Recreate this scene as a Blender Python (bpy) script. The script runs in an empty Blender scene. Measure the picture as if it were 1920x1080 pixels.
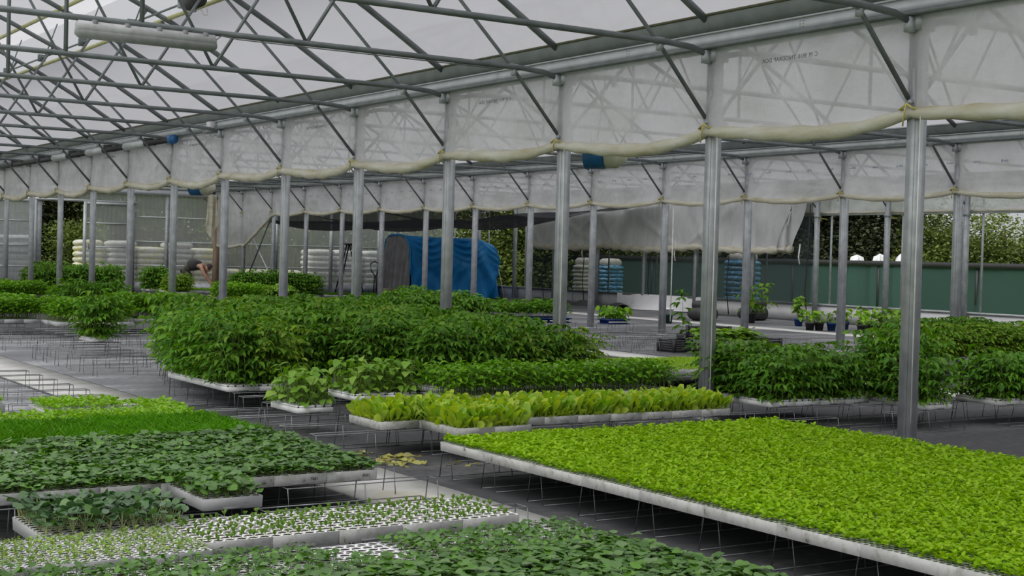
import bpy, math, random
import numpy as np
from mathutils import Matrix, Vector

SC = bpy.context.scene
COL = SC.collection
PI = math.pi
rnd = random.Random(7)

# ---------------------------------------------------------------- camera
CAMZ = 1.506
yaw, pitch, roll = math.radians(33.0694), math.radians(-1.1987), math.radians(1.5116)
_F = Vector((math.sin(yaw) * math.cos(pitch), math.cos(yaw) * math.cos(pitch), math.sin(pitch)))
_r0 = Vector((math.cos(yaw), -math.sin(yaw), 0)); _u0 = _r0.cross(_F)
_R = _r0 * math.cos(roll) + _u0 * math.sin(roll); _U = _u0 * math.cos(roll) - _r0 * math.sin(roll)
cd = bpy.data.cameras.new('camera'); cam = bpy.data.objects.new('camera', cd); COL.objects.link(cam)
cd.lens = 50.0; cd.sensor_width = 36.0; cd.clip_start = 0.05; cd.clip_end = 500
cam.matrix_world = Matrix(((_R.x, _U.x, -_F.x, 0), (_R.y, _U.y, -_F.y, 0), (_R.z, _U.z, -_F.z, CAMZ), (0, 0, 0, 1)))
SC.camera = cam

# ---------------------------------------------------------------- daylight: overcast sky
w = bpy.data.worlds.new('overcast_sky'); SC.world = w; w.use_nodes = True
bg = w.node_tree.nodes['Background']
_t = w.node_tree; _g = _t.nodes.new('ShaderNodeTexCoord'); _s = _t.nodes.new('ShaderNodeSeparateXYZ'); _m = _t.nodes.new('ShaderNodeMapRange'); _c = _t.nodes.new('ShaderNodeMix'); _c.data_type = 'RGBA'
_t.links.new(_g.outputs['Generated'], _s.inputs[0]); _t.links.new(_s.outputs['Z'], _m.inputs['Value']); _t.links.new(_m.outputs[0], _c.inputs[0])
_c.inputs[6].default_value = (0.50, 0.51, 0.53, 1); _c.inputs[7].default_value = (0.85, 0.85, 0.87, 1)   # brighter overhead, as an overcast sky is
_t.links.new(_c.outputs[2], bg.inputs[0]); bg.inputs[1].default_value = 1.0
sl = bpy.data.lights.new('veiled_sun', 'SUN'); sun = bpy.data.objects.new('veiled_sun', sl); COL.objects.link(sun)
sl.energy = 3.2; sl.angle = math.radians(55); sl.color = (1.0, 0.985, 0.96)          # sun behind thin cloud, high over the near side
sun.rotation_euler = Vector((0.62, 0.22, -0.80)).to_track_quat('-Z', 'Y').to_euler()
SC.view_settings.view_transform = 'Standard'; SC.view_settings.look = 'None'
SC.view_settings.gamma = 1.0; SC.view_settings.use_curve_mapping = False
SC.view_settings.exposure = 0.0
SC.cycles.max_bounces = 8; SC.cycles.diffuse_bounces = 5; SC.cycles.glossy_bounces = 3
SC.cycles.transmission_bounces = 5; SC.cycles.transparent_max_bounces = 12
SC.cycles.use_denoising = True; SC.cycles.caustics_reflective = False; SC.cycles.caustics_refractive = False
SC.cycles.sample_clamp_indirect = 6

# ---------------------------------------------------------------- materials
def nodes(name):
    m = bpy.data.materials.new(name); m.use_nodes = True
    t = m.node_tree; t.nodes.clear()
    return m, t, t.nodes.new('ShaderNodeOutputMaterial')
def nd(t, typ, **kw):
    n = t.nodes.new('ShaderNode' + typ)
    for k, v in kw.items():
        if k in n.inputs: n.inputs[k].default_value = v
        else: setattr(n, k, v)
    return n
def ramp(t, stops, src):
    r = t.nodes.new('ShaderNodeValToRGB'); e = r.color_ramp.elements
    while len(e) < len(stops): e.new(0.5)
    for k, (p, c) in enumerate(stops):
        e[k].position = p; e[k].color = (*c, 1) if len(c) == 3 else c
    t.links.new(src, r.inputs[0]); return r.outputs[0]
def tex(t, scale, detail=4, stretch=None, rough=0.55):
    tc = t.nodes.new('ShaderNodeNewGeometry'); mp = t.nodes.new('ShaderNodeMapping')
    t.links.new(tc.outputs['Position'], mp.inputs[0])
    if stretch: mp.inputs['Scale'].default_value = stretch
    n = nd(t, 'TexNoise', Scale=scale, Detail=detail, Roughness=rough); t.links.new(mp.outputs[0], n.inputs['Vector'])
    return n.outputs['Fac']
def surf(name, stops, scale=6, rough=0.6, metal=0.0, bump=0.0, stretch=None, spec=0.4, detail=4, bscale=None):
    m, t, o = nodes(name)
    p = nd(t, 'BsdfPrincipled', Roughness=rough, Metallic=metal); p.inputs['Specular IOR Level'].default_value = spec
    f = tex(t, scale, detail, stretch)
    t.links.new(ramp(t, stops, f), p.inputs['Base Color'])
    if bump:
        b = nd(t, 'Bump', Strength=bump, Distance=0.01)
        t.links.new(tex(t, bscale or scale * 4, 3, stretch), b.inputs['Height']); t.links.new(b.outputs[0], p.inputs['Normal'])
    t.links.new(p.outputs[0], o.inputs[0]); return m
def flat(name, c, rough=0.6, metal=0.0, spec=0.4, var=0.18):
    a = tuple(x * (1 - var) for x in c); b = tuple(min(1, x * (1 + var)) for x in c)
    return surf(name, [(0.3, a), (0.7, b)], 9, rough, metal, spec=spec)
def leaf(name, cols, trans=0.35, rough=0.42, spec=0.35, tint=0.12):
    """Leaves: each leaf its own green, thin enough to let some light through."""
    m, t, o = nodes(name)
    g = t.nodes.new('ShaderNodeNewGeometry'); n = len(cols)
    c = ramp(t, [((k + 0.0) / (n - 1), cols[k]) for k in range(n)], g.outputs['Random Per Island'])
    oi = t.nodes.new('ShaderNodeObjectInfo'); hs = t.nodes.new('ShaderNodeHueSaturation')
    mr = nd(t, 'MapRange'); mr.inputs['To Min'].default_value = 1 - tint; mr.inputs['To Max'].default_value = 1 + tint
    t.links.new(oi.outputs['Random'], mr.inputs['Value']); t.links.new(mr.outputs[0], hs.inputs['Value']); t.links.new(c, hs.inputs['Color'])
    p = nd(t, 'BsdfPrincipled', Roughness=rough); p.inputs['Specular IOR Level'].default_value = spec
    tr = t.nodes.new('ShaderNodeBsdfTranslucent'); mx = nd(t, 'MixShader', Fac=trans)
    hs2 = nd(t, 'HueSaturation', Saturation=1.15, Value=1.25); t.links.new(hs.outputs[0], hs2.inputs['Color'])
    t.links.new(hs.outputs[0], p.inputs['Base Color']); t.links.new(hs2.outputs[0], tr.inputs[0])
    t.links.new(p.outputs[0], mx.inputs[1]); t.links.new(tr.outputs[0], mx.inputs[2]); t.links.new(mx.outputs[0], o.inputs[0])
    return m
def film(name, col, clear, thru, rough=0.35, stops=None, scale=1.2, stretch=None, bump=0.0, crease_haze=0):
    """Plastic film: part clear, part light-scattering in both directions."""
    m, t, o = nodes(name)
    c = ramp(t, stops, tex(t, scale, 5, stretch)) if stops else None
    d = nd(t, 'BsdfPrincipled', Roughness=rough); d.inputs['Specular IOR Level'].default_value = 0.3
    tr = t.nodes.new('ShaderNodeBsdfTranslucent'); tp = t.nodes.new('ShaderNodeBsdfTransparent')
    for n in (d, tr):
        if c: t.links.new(c, n.inputs[0])
        else: n.inputs[0].default_value = (*col, 1)
    tp.inputs[0].default_value = (*[min(1, x * 1.05) for x in col], 1)
    if bump:
        b = nd(t, 'Bump', Strength=bump, Distance=0.05); t.links.new(tex(t, 3.0, 4, (1, 1.0, 0.5)), b.inputs['Height'])
        t.links.new(b.outputs[0], d.inputs['Normal']); t.links.new(b.outputs[0], tr.inputs['Normal'])
    m1 = nd(t, 'MixShader', Fac=thru); t.links.new(d.outputs[0], m1.inputs[1]); t.links.new(tr.outputs[0], m1.inputs[2])
    m2 = nd(t, 'MixShader', Fac=clear)
    if crease_haze:  # uneven clearness stands in for light and dark along the film creases
        hz = t.nodes.new('ShaderNodeMapRange'); hz.inputs['From Min'].default_value = 0.36; hz.inputs['From Max'].default_value = 0.66
        hz.inputs['To Min'].default_value = clear * 0.35; hz.inputs['To Max'].default_value = clear * 1.9
        t.links.new(tex(t, crease_haze, 5, (1, 0.55, 1.2), 0.62), hz.inputs['Value']); t.links.new(hz.outputs[0], m2.inputs[0])
    t.links.new(m1.outputs[0], m2.inputs[1]); t.links.new(tp.outputs[0], m2.inputs[2])
    t.links.new(m2.outputs[0], o.inputs[0]); return m

def net(name, col, open_):
    m, t, o = nodes(name); d = nd(t, 'BsdfDiffuse'); d.inputs[0].default_value = (*col, 1); tp = t.nodes.new('ShaderNodeBsdfTransparent'); mx = nd(t, 'MixShader', Fac=open_)
    t.links.new(d.outputs[0], mx.inputs[1]); t.links.new(tp.outputs[0], mx.inputs[2]); t.links.new(mx.outputs[0], o.inputs[0]); return m
CLOTHB = net('black_shade_cloth', (0.036, 0.038, 0.042), 0.20)
NETB = net('black_shade_net', (0.05, 0.062, 0.066), 0.38)
GALV = surf('galvanised_steel', [(0.3, (0.33, 0.35, 0.37)), (0.55, (0.43, 0.45, 0.47)), (0.75, (0.52, 0.54, 0.56))], 7, 0.5, 0.35, 0.05)
TUBE = surf('galvanised_tube', [(0.3, (0.135, 0.155, 0.155)), (0.7, (0.21, 0.23, 0.235))], 5, 0.5, 0.3)
GUTT = surf('gutter_sheet', [(0.3, (0.40, 0.43, 0.43)), (0.7, (0.56, 0.59, 0.59))], 4, 0.45, 0.3, 0.03)
TROUGH = surf('trough_sheet', [(0.3, (0.17, 0.19, 0.19)), (0.7, (0.24, 0.26, 0.26))], 4, 0.5, 0.3, 0.03)
BRIGHT = surf('zinc_beam', [(0.3, (0.46, 0.49, 0.51)), (0.7, (0.57, 0.60, 0.62))], 5, 0.4, 0.2)
WIRE = surf('steel_wire', [(0.3, (0.16, 0.165, 0.17)), (0.7, (0.30, 0.31, 0.32))], 12, 0.45, 0.5)
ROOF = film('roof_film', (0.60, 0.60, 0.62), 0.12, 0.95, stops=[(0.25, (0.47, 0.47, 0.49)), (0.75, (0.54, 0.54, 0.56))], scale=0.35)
ROOF_UNSEEN = film('unseen_clear_film', (0.90, 0.90, 0.91), 0.42, 0.95, stops=[(0.25, (0.84, 0.84, 0.85)), (0.75, (0.90, 0.90, 0.91))], scale=0.35)  # clearer film for unseen slopes and side wall, made to let more light in
CURT = film('curtain_film', (0.80, 0.80, 0.82), 0.165, 0.55, 0.3, stops=[(0.3, (0.62, 0.62, 0.61)), (0.5, (0.72, 0.72, 0.73)), (0.72, (0.80, 0.80, 0.82))], scale=1.3, bump=1.0, crease_haze=2.6)
HEM = film('rolled_film', (0.8, 0.77, 0.6), 0.0, 0.30, 0.4, stops=[(0.28, (0.56, 0.51, 0.33)), (0.45, (0.68, 0.65, 0.52)), (0.7, (0.80, 0.79, 0.71))], scale=2.6, stretch=(1, 0.8, 5), bump=0.9)
DIRTY = film('dusty_film', (0.88, 0.88, 0.89), 0.16, 0.4, 0.4, stops=[(0.3, (0.70, 0.70, 0.71)), (0.7, (0.93, 0.93, 0.94))], scale=1.6, stretch=(1, 1.6, 0.6), bump=0.8)
POLY = film('corrugated_polycarbonate', (0.84, 0.86, 0.87), 0.68, 0.6, 0.6)
NETG = film('green_shade_net', (0.058, 0.118, 0.10), 0.22, 0.40, 0.8)
STYRO = surf('polystyrene', [(0.25, (0.60, 0.60, 0.605)), (0.4, (0.72, 0.72, 0.73)), (0.7, (0.78, 0.78, 0.79))], 5, 0.7, 0, 0.06, bscale=180)
STYROD = surf('weathered_polystyrene', [(0.26, (0.16, 0.15, 0.13)), (0.34, (0.60, 0.59, 0.55)), (0.50, (0.77, 0.77, 0.76)), (0.75, (0.84, 0.84, 0.83))], 22, 0.75, 0, 0.08, detail=6, bscale=160)
SOIL = surf('potting_soil', [(0.3, (0.012, 0.010, 0.008)), (0.7, (0.045, 0.036, 0.028))], 60, 0.95)
GREY = flat('grey_plastic', (0.22, 0.22, 0.23))
INK = flat('black_ink', (0.03, 0.03, 0.035), 0.7)
INKF = flat('faded_ink', (0.13, 0.13, 0.145), 0.7)
INKB = flat('blue_ink', (0.30, 0.36, 0.47), 0.7)
CONC = surf('concrete', [(0.25, (0.38, 0.37, 0.345)), (0.5, (0.53, 0.525, 0.505)), (0.75, (0.62, 0.62, 0.605))], 2.3, 0.75, 0, 0.12, detail=7, bscale=40)
STAIN = surf('stained_concrete', [(0.3, (0.42, 0.40, 0.34)), (0.7, (0.53, 0.51, 0.44))], 3, 0.6)
WHITE = surf('white_paint', [(0.3, (0.66, 0.66, 0.67)), (0.7, (0.78, 0.78, 0.79))], 3, 0.6)
LAMPW = flat('lamp_housing', (0.40, 0.41, 0.41), 0.5); LAMPD = flat('lamp_diffuser', (0.27, 0.275, 0.275), 0.35)
BLUE = surf('blue_tarpaulin', [(0.3, (0.006, 0.19, 0.50)), (0.7, (0.014, 0.27, 0.66))], 2.2, 0.5, 0, 0.5, bscale=3, spec=0.3)
GREYC = surf('grey_cloth', [(0.3, (0.17, 0.17, 0.18)), (0.7, (0.27, 0.27, 0.285))], 3, 0.9, 0, 0.5, bscale=4)
BLACK = flat('black_plastic', (0.028, 0.028, 0.03), 0.5)
BLUEP = flat('blue_plastic', (0.012, 0.05, 0.20), 0.45)
MOTB = flat('blue_enamel', (0.02, 0.12, 0.30), 0.4)
MOTC = flat('cream_enamel', (0.55, 0.54, 0.42), 0.5)
WOOD = surf('timber', [(0.3, (0.30, 0.20, 0.13)), (0.7, (0.46, 0.33, 0.24))], 8, 0.7, stretch=(6, 6, 0.6))
OLIVE = flat('olive_seal', (0.10, 0.10, 0.055), 0.6)
YEL = flat('yellow_seal', (0.48, 0.47, 0.22), 0.5)
ROPE = flat('yellow_rope', (0.52, 0.46, 0.16), 0.8)
WROPE = flat('white_cord', (0.72, 0.72, 0.68), 0.8)
SKIN = flat('skin', (0.42, 0.24, 0.17), 0.55); HAIR = flat('dark_hair', (0.03, 0.022, 0.02), 0.7)
SHIRT = flat('grey_shirt', (0.045, 0.042, 0.044), 0.9); TROUS = flat('olive_trousers', (0.085, 0.085, 0.065), 0.9); SHOE = flat('brown_boot', (0.08, 0.05, 0.035), 0.7)
BAGW = surf('white_sack', [(0.3, (0.55, 0.54, 0.49)), (0.7, (0.74, 0.73, 0.69))], 5, 0.6, 0, 0.3)
BAGB = surf('blue_sack', [(0.42, (0.02, 0.22, 0.46)), (0.52, (0.10, 0.36, 0.58)), (0.62, (0.50, 0.62, 0.70))], 7, 0.5, 0, 0.3, stretch=(1, 1, 5))
BAGY = surf('yellow_white_sack', [(0.45, (0.78, 0.77, 0.72)), (0.58, (0.74, 0.70, 0.32))], 2.5, 0.6, stretch=(1, 1, 3))
LAWN = surf('lawn_grass', [(0.3, (0.07, 0.14, 0.02)), (0.7, (0.16, 0.26, 0.05))], 1.5, 0.9, 0, 0.4, bscale=20)
BARK = surf('bark', [(0.3, (0.06, 0.05, 0.04)), (0.7, (0.13, 0.11, 0.09))], 9, 0.9)
DRYL = leaf('dry_leaf', [(0.34, 0.32, 0.06), (0.42, 0.42, 0.12), (0.22, 0.16, 0.05)], 0.2)

def weed_fabric(name, k):
    m, t, o = nodes(name)
    p = nd(t, 'BsdfPrincipled', Roughness=0.55); p.inputs['Specular IOR Level'].default_value = 0.30
    a = tex(t, 0.8, 6, (0.35, 1.3, 1)); b = tex(t, 14, 3)
    mx = nd(t, 'Mix', data_type='FLOAT'); mx.inputs[0].default_value = 0.28
    t.links.new(a, mx.inputs[2]); t.links.new(b, mx.inputs[3])
    t.links.new(ramp(t, [(p, tuple(q * k for q in c)) for p, c in ((0.30, (0.030, 0.031, 0.034)), (0.47, (0.055, 0.056, 0.060)), (0.60, (0.12, 0.12, 0.125)), (0.72, (0.20, 0.195, 0.19)))], mx.outputs[0]), p.inputs['Base Color'])
    r = nd(t, 'MapRange'); r.inputs['From Min'].default_value = 0.35; r.inputs['From Max'].default_value = 0.65
    r.inputs['To Min'].default_value = 0.38; r.inputs['To Max'].default_value = 0.7
    t.links.new(a, r.inputs[0]); t.links.new(r.outputs[0], p.inputs['Roughness'])
    bp = nd(t, 'Bump', Strength=0.15, Distance=0.01); t.links.new(b, bp.inputs['Height']); t.links.new(bp.outputs[0], p.inputs['Normal'])
    t.links.new(p.outputs[0], o.inputs[0]); return m
FABRIC = weed_fabric('weed_fabric', .78); PALEFAB = weed_fabric('pale_weed_fabric', 3.9); PALEFAB2 = weed_fabric('pale_far_fabric', 2.0)  # lighter copies of the fabric for the emptied and far beds

L_CARPET = leaf('seedling_leaf', [(0.19, 0.36, 0.006), (0.29, 0.50, 0.010), (0.24, 0.43, 0.008), (0.37, 0.54, 0.03)], 0.36, 0.5, 0.2, tint=0.05)
L_GRASS = leaf('chive_leaf', [(0.08, 0.26, 0.015), (0.13, 0.36, 0.02), (0.19, 0.42, 0.03)], 0.35)
L_LIME = leaf('lime_leaf', [(0.16, 0.36, 0.015), (0.24, 0.46, 0.025), (0.30, 0.48, 0.05)], 0.35)
L_MELON = leaf('melon_leaf', [(0.042, 0.115, 0.016), (0.075, 0.185, 0.022), (0.105, 0.20, 0.06), (0.10, 0.25, 0.014), (0.15, 0.23, 0.10)], 0.22, 0.36, 0.55)
L_DARK = leaf('dark_melon_leaf', [(0.03, 0.08, 0.018), (0.06, 0.14, 0.04), (0.12, 0.17, 0.12), (0.10, 0.24, 0.014)], 0.22, 0.36, 0.55)
L_SPROUT = leaf('bean_sprout', [(0.07, 0.18, 0.02), (0.20, 0.34, 0.06), (0.36, 0.46, 0.14)], 0.25, 0.4)
L_TINY = leaf('tiny_sprout', [(0.19, 0.33, 0.04), (0.28, 0.40, 0.09), (0.13, 0.27, 0.05), (0.32, 0.37, 0.08)], 0.3)
L_LETT = leaf('lettuce_leaf', [(0.30, 0.46, 0.03), (0.52, 0.62, 0.08), (0.18, 0.38, 0.03), (0.62, 0.68, 0.17)], 0.42, 0.45, 0.25)
L_TOM = leaf('tomato_leaf', [(0.040, 0.125, 0.008), (0.075, 0.21, 0.012), (0.11, 0.27, 0.015), (0.17, 0.29, 0.03)], 0.30, 0.55, 0.25)
L_TOMB = leaf('light_tomato_leaf', [(0.09, 0.20, 0.010), (0.13, 0.28, 0.014), (0.18, 0.33, 0.022), (0.25, 0.32, 0.04)], 0.32, 0.55, 0.25)
L_PEP = leaf('pepper_leaf', [(0.09, 0.24, 0.010), (0.15, 0.35, 0.016), (0.21, 0.42, 0.022)], 0.32, 0.45, 0.25)
L_SQ = leaf('squash_leaf', [(0.12, 0.28, 0.025), (0.20, 0.36, 0.04), (0.27, 0.42, 0.06)], 0.3, 0.5)
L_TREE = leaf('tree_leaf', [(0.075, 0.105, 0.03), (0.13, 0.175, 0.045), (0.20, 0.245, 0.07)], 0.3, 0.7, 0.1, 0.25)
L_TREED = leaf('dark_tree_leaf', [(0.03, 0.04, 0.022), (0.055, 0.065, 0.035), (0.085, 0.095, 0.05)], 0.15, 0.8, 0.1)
STEM = flat('green_stem', (0.16, 0.24, 0.05), 0.6); STEMP = flat('pale_stem', (0.42, 0.48, 0.20), 0.6)

# ---------------------------------------------------------------- mesh building
def leaf_template(nl, nw, width, fold=0.15, droop=0.25, wav=0.0, cup=0.0):
    V = []
    for i in range(nl + 1):
        t = i / nl
        for j in range(nw + 1):
            s = 2 * j / nw - 1
            x = s * width(t)
            V.append((x, t, fold * abs(s) * width(t) - droop * t * t + wav * math.sin(7 * t + 3 * s) * abs(s) + cup * (abs(s) * width(t)) ** 2))
    F = [(i * (nw + 1) + j, i * (nw + 1) + j + 1, (i + 1) * (nw + 1) + j + 1, (i + 1) * (nw + 1) + j) for i in range(nl) for j in range(nw)]
    return np.array(V, float), np.array(F, int)
def sup(a, b): return lambda t: max(0.02, (math.sin(PI * min(1, t ** a))) ** b) * 0.5
T_OVAL = leaf_template(3, 2, sup(0.85, 0.8), 0.25, 0.22)
T_SPOON = leaf_template(3, 2, lambda t: (0.12, 0.42, 0.5, 0.16)[round(t * 3)], 0.3, 0.12)
T_ROUND = leaf_template(4, 4, lambda t: max(0.16, math.sqrt(max(0, 1 - (2 * t - 1) ** 2))) * 0.5, 0.10, 0.18, 0.04)
T_LANCE = leaf_template(3, 2, sup(0.8, 0.9), 0.3, 0.4)
T_BLADE = leaf_template(3, 1, lambda t: 0.5 * (1 - 0.9 * t), 0.0, 0.25)
T_LETT = leaf_template(6, 2, lambda t: (0.06, 0.08, 0.16, 0.34, 0.5, 0.5, 0.26)[round(t * 6)], 0.08, 0.30, 0.035)
T_TOM = leaf_template(4, 2, lambda t: (0.08, 0.46, 0.36, 0.30, 0.03)[round(t * 4)], 0.22, 0.45, 0.05)
T_BIG = leaf_template(5, 4, lambda t: (0.20, 0.48, 0.5, 0.42, 0.28, 0.05)[round(t * 5)], 0.16, 0.45, 0.05)
T_COT = leaf_template(3, 2, sup(1.0, 0.6), 0.7, -0.15)
T_QUAD = (np.array([(-.5, 0, 0), (.5, 0, 0), (.42, 1, -.15), (-.42, 1, -.15)], float), np.array([(0, 1, 2, 3)]))

class M:
    def __init__(s): s.v = []; s.f = []; s.n = 0
    def raw(s, V, F, mat=0):
        V = np.asarray(V, float).reshape(-1, 3)
        if isinstance(F, np.ndarray): s.f.append((F + s.n, mat))
        else:
            by = {}
            for f in F: by.setdefault(len(f), []).append(f)
            for k in by: s.f.append((np.array(by[k], int) + s.n, mat))
        s.v.append(V); s.n += len(V); return s
    def box(s, x0, x1, y0, y1, z0, z1, mat=0):
        V = [(x, y, z) for z in (z0, z1) for y in (y0, y1) for x in (x0, x1)]
        return s.raw(V, [(0, 2, 3, 1), (4, 5, 7, 6), (0, 1, 5, 4), (2, 6, 7, 3), (0, 4, 6, 2), (1, 3, 7, 5)], mat)
    def tube(s, pts, r, sides=6, mat=0, cap=True):
        P = [Vector(p) for p in pts]; n = len(P); V = []
        rr = r if isinstance(r, (list, tuple)) else [r] * n
        for i, p in enumerate(P):
            d = (P[min(n - 1, i + 1)] - P[max(0, i - 1)]).normalized()
            a = d.cross(Vector((0, 0, 1)) if abs(d.z) < 0.95 else Vector((1, 0, 0))).normalized(); b = d.cross(a)
            for k in range(sides):
                q = 2 * PI * (k + 0.5) / sides; V.append(p + (a * math.cos(q) + b * math.sin(q)) * rr[i])
        F = [(i * sides + k, i * sides + (k + 1) % sides, (i + 1) * sides + (k + 1) % sides, (i + 1) * sides + k) for i in range(n - 1) for k in range(sides)]
        if cap: F += [tuple(range(sides - 1, -1, -1)), tuple(range((n - 1) * sides, n * sides))]
        return s.raw([tuple(v) for v in V], F, mat)
    def lathe(s, prof, sides=16, c=(0, 0, 0), mat=0):
        V = [(c[0] + r * math.cos(2 * PI * k / sides), c[1] + r * math.sin(2 * PI * k / sides), c[2] + z) for r, z in prof for k in range(sides)]
        n = len(prof)
        F = [(i * sides + k, i * sides + (k + 1) % sides, (i + 1) * sides + (k + 1) % sides, (i + 1) * sides + k) for i in range(n - 1) for k in range(sides)]
        F += [tuple(range(sides - 1, -1, -1)), tuple(range((n - 1) * sides, n * sides))]
        return s.raw(V, F, mat)
    def grid(s, fn, nu, nv, mat=0):
        V = [fn(i / nu, j / nv) for i in range(nu + 1) for j in range(nv + 1)]
        i, j = np.meshgrid(np.arange(nu), np.arange(nv), indexing='ij'); a = (i * (nv + 1) + j).ravel()
        return s.raw(V, np.stack([a, a + 1, a + nv + 2, a + nv + 1], 1), mat)
    def stems(s, p0, p1, r, mat=0):
        p0 = np.asarray(p0, float).reshape(-1, 3); p1 = np.asarray(p1, float).reshape(-1, 3); n = len(p0)
        if not n: return s
        d = p1 - p0; d /= np.linalg.norm(d, axis=1)[:, None] + 1e-9
        h = np.where(np.abs(d[:, 2:3]) < 0.9, [[0, 0, 1.0]], [[1.0, 0, 0]]); a = np.cross(d, h); a /= np.linalg.norm(a, axis=1)[:, None] + 1e-9; b = np.cross(d, a)
        V = np.zeros((n, 6, 3))
        for k in range(3):
            q = a * math.cos(2.0944 * k) * r + b * math.sin(2.0944 * k) * r
            V[:, k] = p0 + q; V[:, 3 + k] = p1 + q * 0.7
        F = np.array([(0, 1, 4, 3), (1, 2, 5, 4), (2, 0, 3, 5)])
        return s.raw(V.reshape(-1, 3), (F[None] + (np.arange(n) * 6)[:, None, None]).reshape(-1, 4), mat)
    def leaves(s, T, pos, az, el, rl, L, W, mat=0):
        pos = np.asarray(pos, float).reshape(-1, 3); n = len(pos)
        if not n: return s
        az, el, rl, L, W = [np.broadcast_to(np.asarray(q, float), (n,)) for q in (az, el, rl, L, W)]
        z = np.zeros(n)
        d = np.stack([np.cos(el) * np.cos(az), np.cos(el) * np.sin(az), np.sin(el)], 1); sd = np.stack([-np.sin(az), np.cos(az), z], 1)
        nn = np.cross(d, sd); c, q = np.cos(rl)[:, None], np.sin(rl)[:, None]
        sd, nn = sd * c + nn * q, nn * c - sd * q
        TV, TF = T; k = len(TV)
        V = pos[:, None] + TV[None, :, 0:1] * (sd * W[:, None])[:, None] + TV[None, :, 1:2] * (d * L[:, None])[:, None] + TV[None, :, 2:3] * (nn * L[:, None])[:, None]
        return s.raw(V.reshape(-1, 3), (TF[None] + (np.arange(n) * k)[:, None, None]).reshape(-1, TF.shape[1]), mat)
    def data(s, name, mats, smooth=False):
        me = bpy.data.meshes.new(name); V = np.concatenate(s.v)
        tot = np.concatenate([np.full(len(f), f.shape[1]) for f, _ in s.f]); lv = np.concatenate([f.ravel() for f, _ in s.f])
        mi = np.concatenate([np.full(len(f), m) for f, m in s.f])
        me.vertices.add(len(V)); me.vertices.foreach_set('co', V.ravel().astype(np.float32))
        me.loops.add(len(lv)); me.loops.foreach_set('vertex_index', lv.astype(np.int32))
        me.polygons.add(len(tot)); st = np.concatenate([[0], np.cumsum(tot)[:-1]])
        me.polygons.foreach_set('loop_start', st.astype(np.int32)); me.polygons.foreach_set('loop_total', tot.astype(np.int32))
        me.polygons.foreach_set('material_index', mi.astype(np.int32))
        if smooth: me.polygons.foreach_set('use_smooth', np.ones(len(tot), bool))
        for m in (mats if isinstance(mats, (list, tuple)) else [mats]): me.materials.append(m)
        me.update(calc_edges=True); me.validate(); return me

def put(name, data, parent=None, loc=(0, 0, 0), rz=0.0, sc=None):
    o = bpy.data.objects.new(name, data); COL.objects.link(o)
    if parent: o.parent = parent
    o.location = loc; o.rotation_euler = (0, 0, rz)
    if sc is not None: o.scale = (sc,) * 3 if not isinstance(sc, tuple) else sc
    return o
def thing(name, label, cat, loc=(0, 0, 0), rz=0.0, group=None, data=None):
    o = put(name, data, None, loc, rz); o['label'] = label; o['category'] = cat
    if group: o['group'] = group
    return o
def struct(name, data, label, cat, **k):
    o = thing(name, label, cat, data=data, **k); o['kind'] = 'structure'; return o
ORD = 'zeroth first second third fourth fifth sixth seventh eighth ninth tenth eleventh twelfth thirteenth fourteenth fifteenth sixteenth seventeenth eighteenth nineteenth twentieth'.split()
ORD += ['twenty-' + q for q in ORD[1:10]] + ['thirtieth']

# ---------------------------------------------------------------- setting: floor, paths, outside ground
XA, XB, XC, Y0, SP = 9.08, 18.68, 28.28, 7.961, 2.5
YEND = Y0 + SP * 16
FR = lambda n: Y0 + SP * n
def plane(x0, x1, y0, y1, z, nx=1, ny=1): return M().grid(lambda u, v: (x0 + (x1 - x0) * u, y0 + (y1 - y0) * v, z), nx, ny)
struct('floor', M().box(-0.9, XC + 0.1, -7, YEND + 0.05, -0.10, 0).data('floor', FABRIC), 'greenhouse floor covered with grey black woven weed fabric', 'floor')
for k, (c, nm) in enumerate(((4.33, 'between the open seedling beds'), (13.98, 'beyond the first row of posts'), (23.45, 'beside the blue covered shelter'))):
    struct('floor', M().box(c - 0.35, c + 0.35, -5, YEND, -0.01, 0.012).data('path', CONC), f'pale bare concrete walkway {nm}', 'path')
m = M(); m.raw([(3.99 + 0.26 + 0.22 * math.cos(a) * (1 + .1 * math.sin(3 * a)), 7.35 + 0.62 * math.sin(a), 0.0145) for a in np.linspace(0, 2 * PI, 24, endpoint=False)], [tuple(range(24))])
thing('floor_stain', 'tan damp stain on the concrete walkway beside the wire stand', 'stain', data=m.data('stain', STAIN))
m = M(); g = [(-120, -60), (160, -60), (160, 180), (-120, 180)]; m.raw([(x, y, -0.12) for x, y in g], [(0, 1, 2, 3)])
struct('ground', m.data('ground', LAWN), 'green lawn outside the greenhouse', 'ground')

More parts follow.
